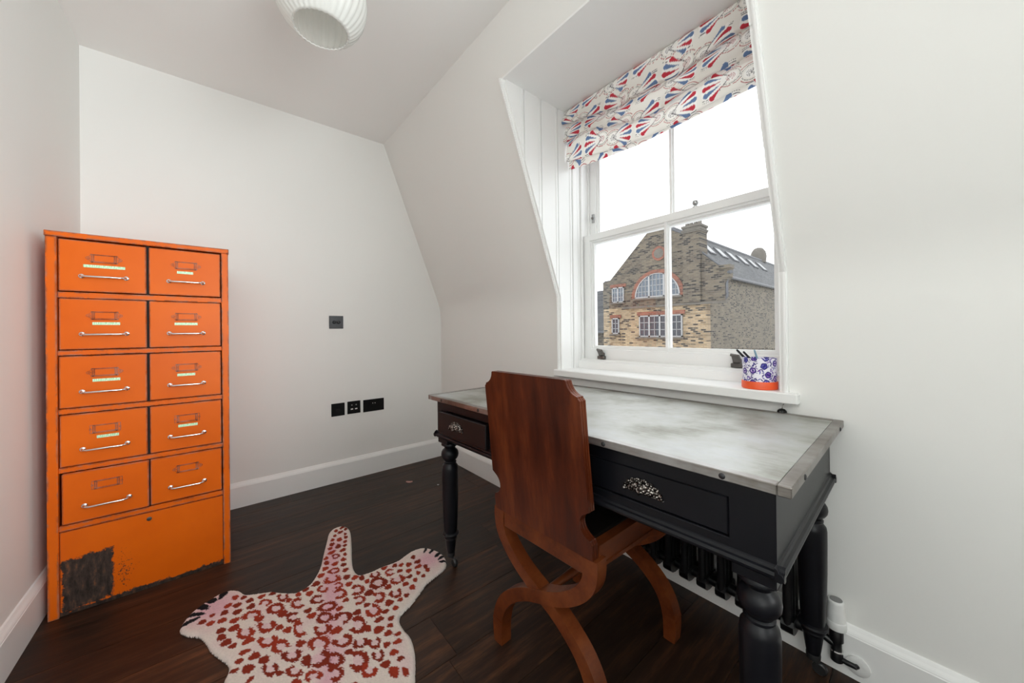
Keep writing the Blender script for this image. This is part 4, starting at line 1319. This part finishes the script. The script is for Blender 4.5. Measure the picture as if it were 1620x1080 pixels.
for i, y in enumerate(yy):
    w = 0.003 * math.sin(y * 21) + 0.0025 * math.sin(y * 47 + 1)
    z1, z2, z3, z4 = zf(F1, y), zf(F2, y), zf(F3, y), zf(F4, y)
    g1 = 0.035 + 0.01 * math.sin(y * 9)
    g2 = 0.034 + 0.012 * math.sin(y * 11 + 2)
    pts = [(1.470, 0, 2.181), (1.447, 0, 2.176), (1.438 + w, 0, 2.155), (1.427 + w, 0, (2.15 + z1) / 2), (1.422 + w * 2, 0, z1 + 0.010), (1.431 + w * 2, 0, z1), (1.462, 0, z1 + 0.014), (1.474, 0, z1 + g1 + 0.01),
           (1.468, 0, z1 + 0.010), (1.453 - w, 0, z1 - 0.012), (1.443 - w, 0, (z1 + z2) / 2 - 0.006), (1.437 - w * 2, 0, z2 + 0.010), (1.446 - w * 2, 0, z2), (1.470, 0, z2 + 0.014), (1.480, 0, z2 + g2),
           (1.476, 0, z2 + 0.008), (1.464, 0, z2 - 0.012), (1.457 + w, 0, (z2 + z3) / 2), (1.455 + w, 0, z3 + 0.010), (1.461, 0, z3), (1.472, 0, z3 + 0.006), (1.479, 0, max(z3, z4 + 0.008)), (1.481, 0, z4 + 0.004), (1.482, 0, z4)]
    c = catmull(pts, NS)
    for j, p in enumerate(c):
        X[i, j] = (p.x, y, p.z)
seg = np.linalg.norm(np.diff(X, axis=1), axis=2)
Vv = np.concatenate([np.zeros((len(yy), 1)), np.cumsum(seg, 1)], 1)
Vv = Vv * 0.6 + np.median(Vv, axis=0)[None] * 0.4
U = np.broadcast_to(yy[:, None], Vv.shape)
ncol = U.size
uu, vv = U.ravel(), Vv.ravel()
ground = np.array(srgb(240, 237, 230))
fwhite = np.array(srgb(247, 245, 241))
fred = np.array(srgb(192, 58, 72))
fblue = np.array(srgb(104, 128, 166))
fline = np.array(srgb(62, 58, 66))
fthin = np.array(srgb(168, 60, 66))
fc = np.tile(ground, (ncol, 1))
PER, ROW = 0.285, 0.118
for rw in range(-1, 9):
    for cc in range(-1, 6):
        for sg in (1, -1):
            u0 = 0.20 + cc * PER + (PER * 0.5 if rw % 2 else 0) + (0 if sg > 0 else 0.222)
            v0 = rw * ROW + (0.030 if sg > 0 else 0.046)
            dx = (uu - u0) * sg
            dy = vv - v0
            sel = np.nonzero((dx > -0.032) & (dx < 0.128) & (np.abs(dy) < 0.064))[0]
            if not len(sel):
                continue
            x, y = dx[sel], dy[sel]
            r = np.hypot(x, y)
            th = np.arctan2(y, x)
            cs = fc[sel]
            # white body of the fan inside its dashed outline
            body = (r < 0.104) & (np.abs(th) < 0.66) | (r < 0.022)
            cs[body] = fwhite
            for ko, (dr, cl2) in enumerate(((0.030, fline), (0.038, fthin))):
                a = np.abs(r - dr)
                arcm = (a < 0.0013) & (np.abs(th) > 0.75)
                if ko == 0:
                    arcm &= np.sin(th * 40) > -0.35
                cs[arcm] = cl2
            # long curving outline strokes above and below
            for e, cl2 in ((0.048, fline), (0.056, fline)):
                yc = e * np.sin(np.clip(x / 0.105, 0, 1) * PI * 0.62)
                ln = (np.abs(np.abs(y) - yc) < 0.0012) & (x > 0.0) & (x < 0.100)
                if e > 0.05:
                    ln &= np.sin(x * 900) > -0.2
                cs[ln] = cl2
            # six drops, red and blue in turn, fat end outwards
            for k2 in range(5):
                ang = -0.66 + k2 * 0.33
                ca, sa = math.cos(ang), math.sin(ang)
                lx = x * ca + y * sa
                ly = -x * sa + y * ca
                r0, r1 = 0.036, (0.102 if k2 in (1, 2, 3) else 0.092)
                tt = np.clip((lx - r0) / (r1 - r0), 0, 1)
                hw2 = 0.0008 + 0.0112 * tt ** 1.25
                endc = r1 - 0.0115
                inn = (lx > r0) & (lx < endc) & (np.abs(ly) < hw2)
                inn |= (np.hypot(lx - endc, ly) < 0.0114) & (lx >= endc - 0.001)
                halo = (lx > r0) & (lx < endc) & (np.abs(ly) < hw2 + 0.0016) | ((np.hypot(lx - endc, ly) < 0.0132) & (lx >= endc - 0.001))
                cs[halo & ~inn & (r > 0.05)] = fwhite
                cs[inn] = fred if k2 % 2 == (0 if sg > 0 else 1) else fblue
            # spiral at the root
            spi = (r * 1000 / 5.2 + th / (2 * PI)) % 1.0
            sm = (r < 0.0165) & (spi < 0.26)
            cs[sm] = fthin if sg > 0 else fline
            fc[sel] = cs
Xl = X - np.array([1.475, 0.815, DZ - 0.005])
fab = grid_mesh('fabric', Xl, fc.reshape(*U.shape, 3), M['fabric'], bl)
m = MB()
m.box((-0.020, -0.470, -0.022), (0.020, 0.470, 0.004), 0.002)
m.build('headrail', M['trim'], bl)

# small black fitting under the window board
fit = thing('blind_cleat', 'small black domed cord cleat with thin hook under right end of window board', 'cleat', (1.400, 0.329, 0.728))
m = MB()
m.lathe([(0.0135, -0.006), (0.0135, 0.004), (0.012, 0.010), (0.008, 0.0145), (0.003, 0.0165)], 20, (-0.008, 0, 0))
m.box((0.0, -0.008, -0.010), (0.008, 0.008, 0.004), 0.001)
m.build('dome', M['blackplas'], fit, 40)
m = MB()
m.tube([(-0.008, 0, 0.014), (-0.008, -0.001, 0.024), (-0.005, -0.003, 0.030), (-0.006, -0.006, 0.0335)], 0.0012, 6)
m.build('hook', M['pewter'], fit, 40)

# ================================================================== pencil pot and pens
PX, PY, PZ = 1.437, 0.402, 0.797
pot = thing('pencil_pot', 'blue floral pencil pot with orange base band on the window board', 'pot', (PX, PY, PZ))
m = MB()
m.lathe([(0.050, 0.0), (0.0525, 0.002), (0.0525, 0.024), (0.0515, 0.026), (0.047, 0.026)], 40)
m.build('base_band', M['orangeplas'], pot, 40)
n1, n2 = 260, 90
a = np.linspace(0, 2 * PI, n1)
zz = np.linspace(0.0245, 0.104, n2)
AA, ZZ = np.meshgrid(a, zz, indexing='ij')
R0 = 0.0495
Xp = np.stack([R0 * np.cos(AA), R0 * np.sin(AA), ZZ], -1)
us, vs = (AA * R0).ravel(), ZZ.ravel()
cw = np.tile(np.array(srgb(238, 236, 246)), (us.size, 1))
navy, viol, mid = np.array(srgb(44, 38, 122)), np.array(srgb(126, 92, 176)), np.array(srgb(92, 92, 180))
per = 2 * PI * R0
fl = []
for q in range(900):
    c = (random.uniform(0, per), random.uniform(0.02, 0.108))
    if all(min(abs(c[0] - o[0]), per - abs(c[0] - o[0])) ** 2 + (c[1] - o[1]) ** 2 > 0.0262 ** 2 for o in fl):
        fl.append(c)
for q in range(420):
    c = (random.uniform(0, per), random.uniform(0.022, 0.106))
    if any(min(abs(c[0] - o[0]), per - abs(c[0] - o[0])) ** 2 + (c[1] - o[1]) ** 2 < 0.0125 ** 2 for o in fl):
        continue
    an = random.uniform(0, PI)
    du = (us - c[0] + per / 2) % per - per / 2
    dv = vs - c[1]
    lx = du * math.cos(an) + dv * math.sin(an)
    ly = -du * math.sin(an) + dv * math.cos(an) + 14 * lx ** 2 * (1 if q % 2 else -1)
    L_ = random.uniform(0.003, 0.0065)
    cw[(lx / L_) ** 2 + (ly / (L_ * 0.30)) ** 2 < 1] = (navy, mid, viol, navy)[q % 4]
for q, c in enumerate(fl):
    du = (us - c[0] + per / 2) % per - per / 2
    dv = vs - c[1]
    th = np.arctan2(dv, du)
    r = np.hypot(du, dv * 0.95) * (1 + 0.06 * np.sin(5 * th + q))
    cw[r < 0.0118] = np.array(srgb(238, 236, 246))
    cw[r < 0.0104] = navy
    cw[r < 0.0072] = viol if q % 2 else mid
    cw[(r < 0.0058) & (np.sin(th * 2 + q) > -0.1)] = np.array(srgb(214, 204, 236)) if q % 3 else navy
    cw[r < 0.0028] = navy
grid = grid_mesh('cup', Xp, cw.reshape(n1, n2, 3), M['potprint'], pot)
md = grid.modifiers.new('thickness', 'SOLIDIFY')
md.thickness = 0.003
m = MB()
m.lathe([(0.044, 0.027), (0.044, 0.030)], 24)
m.build('floor_disc', M['dark'], pot)


def pen(name, label, tip, foot, r, mat, clip):
    tip, foot = Vector(tip), Vector(foot)
    o = thing(name, label, 'pen', foot, 0, 'pens in the pencil pot')
    d = tip - foot
    m = MB()
    m.tube([d * 0.0, d * 0.04, d * 0.62, d * 0.97, d], [r * 0.4, r, r, r * 0.95, r * 0.6], 10)
    b = m.build('barrel', mat, o, 40)
    if clip:
        u = d.normalized()
        s = u.orthogonal().normalized() * (r + 0.0008)
        m = MB()
        m.tube([d * 0.66 + s, d * 0.95 + s], 0.0009, 6)
        m.build('clip', M['chrome'], o)


pen('pen', 'black pen leaning furthest left in the floral pot', (1.462, 0.479, 0.925), (1.430, 0.385, 0.832), 0.0042, M['inkblack'], False)
pen('pen', 'second black pen just right of the longest one in the pot', (1.462, 0.458, 0.919), (1.442, 0.376, 0.833), 0.0038, M['inkblack'], True)
pen('pen', 'pale blue and black upright pen in the middle of the pot', (1.470, 0.426, 0.926), (1.444, 0.392, 0.832), 0.0034, M['penblue'], False)

# bits on the floor
for nm, lb, (x, y), s, sh2 in (('paper_scrap', 'curled pale pink scrap on the floor near the far wall', (0.982, 2.282), 0.022, 0.45), ('paper_scrap', 'tiny white scrap on the floor beside far desk leg', (1.107, 2.115), 0.006, 0.8)):
    m = MB()
    pts = []
    for k in range(10):
        t2 = 2 * PI * k / 10
        pts.append((s * (1 + 0.15 * math.sin(3 * t2)) * math.cos(t2), s * sh2 * math.sin(t2)))
    m.prism(pts, 'z', 0, 0.0015)
    o = m.build(nm, M['pink'] if s > 0.01 else M['whiteplas'])
    o.location = (x, y, 0.0008)
    o.rotation_euler = (0.0, 0.0, math.radians(-38))
    tag(o, lb, 'scrap')
    for v in o.data.vertices:
        if v.co.z > 0.001:
            v.co.z += 0.10 * v.co.x ** 2 / max(s, 0.001) * 1.5 + 0.001

# ================================================================== across the street
bld = thing('brick_building', 'yellow brick gabled building with arched window and slate roof across the street', 'building', (20, 10.7, -7))
BL = lambda x, y, z: (x - 20, y - 10.7, z + 7)
up_pts = [(14.51, 2.44), (14.51, 4.24), (14.0, 4.26), (11.3, 6.86), (10.95, 6.99), (10.68, 7.04), (10.3, 7.0), (9.18, 6.31), (8.3, 5.2), (7.33, 4.27), (6.83, 4.24), (6.83, 3.70), (7.05, 3.35), (7.05, 2.44)]
m = MB()
m.prism([(a - 10.7, b + 7) for a, b in up_pts], 'x', 0.0, 0.45)
m.build('upper_wall', M['brickgrey'], bld)
m = MB()
m.prism([(14.51 - 10.7, 0), (14.51 - 10.7, 9.44), (7.94 - 10.7, 9.44), (7.94 - 10.7, 0)], 'x', 0.02, 0.45)
m.build('lower_wall', M['brick'], bld)
m = MB()
m.box(BL(20.45, 7.94, -7), BL(42, 8.3, 4.05))
m.build('side_wall', M['brickside'], bld)
m = MB()
m.box(BL(20.45, 14.1, -7), BL(42, 14.45, 4.0))
m.box(BL(41.6, 8.3, -7), BL(42, 14.1, 4.0))
m.build('rear_wall', M['brickside'], bld)
m = MB()
m.prism([(7.80 - 10.7, 11.05), (10.3 - 10.7, 14.12), (14.5 - 10.7, 11.05), (14.5 - 10.7, 10.9), (10.3 - 10.7, 13.95), (7.80 - 10.7, 10.9)], 'x', 0.42, 22.2)
rf = m.build('roof', M['slate'], bld)
m = MB()
m.tube([BL(20.5, 10.3, 7.13), BL(42.2, 10.3, 7.13)], 0.10, 8)
m.build('ridge', M['lead'], rf)
rs = Vector((0, 10.3 - 7.8, 7.12 - 4.05)).normalized()
for x in (23.6, 25.6, 27.6, 29.7, 31.8, 34.0):
    m = MB()
    rn = Vector((0, -rs.z, rs.y))
    o0 = Vector((x, 7.8, 4.05))
    P4 = []
    for dx in (0, 0.95):
        for t0 in (2.15, 3.10):
            for hgt in (-0.02, 0.09):
                P4.append(m.bm.verts.new(Vector(BL(*(o0 + Vector((dx, 0, 0)) + rs * t0 + rn * hgt)))))
    bmesh.ops.convex_hull(m.bm, input=P4)
    sk = m.build('skylight', M['lead'], rf)
    m = MB()
    P4 = []
    for dx in (0.10, 0.85):
        for t0 in (2.25, 3.0):
            for hgt in (0.05, 0.10):
                P4.append(m.bm.verts.new(Vector(BL(*(o0 + Vector((dx, 0, 0)) + rs * t0 + rn * hgt)))))
    bmesh.ops.convex_hull(m.bm, input=P4)
    m.build('pane', M['farwhite'], rf)
m = MB()
m.lathe([(0.55, 14.0), (0.60, 14.3), (0.62, 14.6), (0.55, 15.0), (0.35, 15.3), (0.1, 15.4)], 14, (38.0 - 20, 10.6 - 10.7, 0))
m.build('roof_vent', M['stone'], rf, 50)
# copings along the gable
for run in (up_pts[1:8], up_pts[8:10]):
    m = MB()
    m.tube([BL(20.2, a, b + 0.03) for a, b in run], 0.07, 6)
    m.build('coping', M['lead'], bld)
m = MB()
m.box(BL(19.92, 6.78, 4.12), BL(20.5, 7.45, 4.30))
m.build('kneeler', M['brickgrey'], bld)
# chimney stack
m = MB()
m.box(BL(19.88, 8.20, 2.5), BL(20.8, 9.13, 6.35))
ch = m.build('chimney', M['brickgrey'], bld)
m = MB()
for k, (z0, z1, e) in enumerate(((6.30, 6.38, 0.03), (6.38, 6.46, 0.06), (6.46, 6.58, 0.0), (6.58, 6.70, 0.05))):
    m.box(BL(19.88 - e, 8.20 - e, z0), BL(20.8 + e, 9.13 + e, z1))
m.build('corbel', M['stone'], ch)
for yc in (8.33, 8.55, 8.78, 9.0):
    m = MB()
    m.lathe([(0.125, 13.68), (0.11, 13.74), (0.095, 13.92), (0.125, 13.96), (0.105, 14.04)], 10, (0.2, yc - 10.7, 0))
    m.build('chimney_pot', M['stone'], ch, 40)
# string course, gutter, pipe
m = MB()
m.box(BL(19.9, 7.0, 2.36), BL(20.1, 12.95, 2.47))
m.build('string_course', M['stone'], bld)
m = MB()
m.tube([BL(20.3, 7.72, 3.98), BL(42, 7.72, 3.98)], 0.10, 8)
gu = m.build('gutter', M['lead'], bld)
m = MB()
m.tube([BL(20.25, 6.9, 3.86), BL(20.1, 6.98, 3.66), BL(20.1, 7.0, 3.4), BL(20.1, 7.0, 2.7), BL(20.1, 7.15, 2.5)], 0.075, 8)
m.tube([BL(19.95, 6.75, 3.9), BL(20.7, 7.70, 3.97)], 0.09, 8)
m.build('downpipe', M['lead'], bld)
# circular panel in the gable
m = MB()
m.prism([(10.55 - 10.7 + r0 * math.cos(2 * PI * k / 28), 12.5 + r0 * math.sin(2 * PI * k / 28)) for r0 in (0.42,) for k in range(28)], 'x', -0.05, 0.02)
ro = m.build('roundel', M['redbrick'], bld)
m = MB()
m.prism([(10.55 - 10.7 + 0.29 * math.cos(2 * PI * k / 28), 12.5 + 0.29 * math.sin(2 * PI * k / 28)) for k in range(28)], 'x', -0.06, 0.0)
m.build('roundel_panel', M['stone'], ro)


def far_window(y0, y1, z0, z1, lights, bars_v, bars_h, glass, lintel=0.2):
    m = MB()
    fwid = 0.07
    X0 = 19.93
    for a, b, c, d in ((y0, y0 + fwid, z0, z1), (y1 - fwid, y1, z0, z1), (y0, y1, z0, z0 + fwid), (y0, y1, z1 - fwid, z1)):
        m.box(BL(X0, a, c), BL(20.03, b, d))
    wl = (y1 - y0) / lights
    for k in range(1, lights):
        m.box(BL(X0, y0 + wl * k - 0.05, z0), BL(20.03, y0 + wl * k + 0.05, z1))
    for k in range(lights):
        for v in range(1, bars_v):
            yv = y0 + wl * k + 0.05 + (wl - 0.1) * v / bars_v
            m.box(BL(X0 + 0.02, yv - 0.016, z0), BL(20.03, yv + 0.016, z1))
    for v in range(1, bars_h):
        zv = z0 + (z1 - z0) * v / bars_h
        m.box(BL(X0 + 0.02, y0, zv - 0.016), BL(20.03, y1, zv + 0.016))
    w = m.build('window', M['farwhite'], bld)
    m = MB()
    m.box(BL(19.98, y0 + 0.02, z0 + 0.02), BL(20.0, y1 - 0.02, z1 - 0.02))
    m.build('pane', glass, w)
    m = MB()
    m.box(BL(19.95, y0 - 0.14, z1 + 0.01), BL(20.03, y1 + 0.14, z1 + 0.01 + lintel))
    m.build('lintel', M['redbrick'], bld)
    m = MB()
    m.box(BL(19.86, y0 - 0.08, z0 - 0.09), BL(20.03, y1 + 0.08, z0))
    m.build('window_sill', M['stone'], bld)


far_window(12.90, 13.78, 2.80, 3.78, 2, 2, 3, M['paleglass'])
far_window(13.27, 13.82, 0.78, 1.80, 1, 2, 3, M['farglass'])
far_window(9.22, 11.85, 0.60, 1.88, 4, 2, 3, M['farglass'], 0.22)
# arched window
AY, AZ, AR = 10.72, 2.96, 1.40
m = MB()
arcp = [(AY + AR * math.cos(PI * k / 24), AZ + AR * math.sin(PI * k / 24)) for k in range(25)]
inn = [(AY + (AR - 0.09) * math.cos(PI * k / 24), AZ + 0.07 + (AR - 0.11) * math.sin(PI * k / 24)) for k in range(24, -1, -1)]
m.prism([(a - 10.7, b + 7) for a, b in arcp + inn], 'x', -0.07, 0.03)
m.box(BL(19.93, AY - AR, AZ - 0.02), BL(20.03, AY + AR, AZ + 0.07))
for u in (-0.46, 0.46):
    m.box(BL(19.93, AY + u - 0.05, AZ), BL(20.03, AY + u + 0.05, AZ + math.sqrt(AR ** 2 - u * u)))
for k in range(-5, 6):
    u = k * 0.23
    if abs(abs(u) - 0.46) < 0.05:
        continue
    m.box(BL(19.95, AY + u - 0.016, AZ), BL(20.03, AY + u + 0.016, AZ + math.sqrt(AR ** 2 - u * u) - 0.03))
for z in (0.36, 0.70, 1.04):
    hw3 = math.sqrt(AR ** 2 - z * z) - 0.03
    m.box(BL(19.95, AY - hw3, AZ + z - 0.016), BL(20.03, AY + hw3, AZ + z + 0.016))
aw = m.build('arched_window', M['farwhite'], bld)
m = MB()
m.prism([(AY + (AR - 0.05) * math.cos(PI * k / 24) - 10.7, AZ + 7 + (AR - 0.05) * math.sin(PI * k / 24)) for k in range(25)], 'x', -0.02, 0.0)
m.build('pane', M['paleglass'], aw)
m = MB()
oo = [(AY + (AR + 0.24) * math.cos(PI * k / 24) - 10.7, AZ + 7 + (AR + 0.22) * math.sin(PI * k / 24)) for k in range(25)]
ii2 = [(AY + AR * math.cos(PI * k / 24) - 10.7, AZ + 7 + AR * math.sin(PI * k / 24)) for k in range(24, -1, -1)]
m.prism(oo + ii2, 'x', -0.04, 0.02)
m.build('brick_arch', M['redbrick'], bld)
m = MB()
m.box(BL(19.86, AY - AR - 0.1, AZ - 0.12), BL(20.03, AY + AR + 0.1, AZ - 0.02))
m.build('window_sill', M['stone'], bld)

nb = thing('slate_house', 'pale slate-hung house at the far left behind the brick building', 'house', (34, 25.4, -7))
m = MB()
m.box((-2, -3.4, 0), (6, 5, 8.0))
m.build('wall', M['brickgrey'], nb)
m = MB()
m.prism([(-2.3, 8.0), (6.3, 8.0), (6.0, 12.4), (-1.4, 12.4)], 'y', -3.6, 5.2)
m.build('roof', M['slate'], nb)
m = MB()
m.box((-2.5, -3.6, 7.75), (-2.2, 5.2, 8.02))
m.build('gutter', M['lead'], nb)
struct(MB().box((EXT, -3.5, 0.45), (6.0, 5.0, 0.60)).build('bounce_slab', M['bouncepale']))  # unseen slab added to bounce daylight up into the dormer
struct(MB().box((1.9, -60, -7.4), (90, 90, -7.0)).build('ground', M['tarmac']))
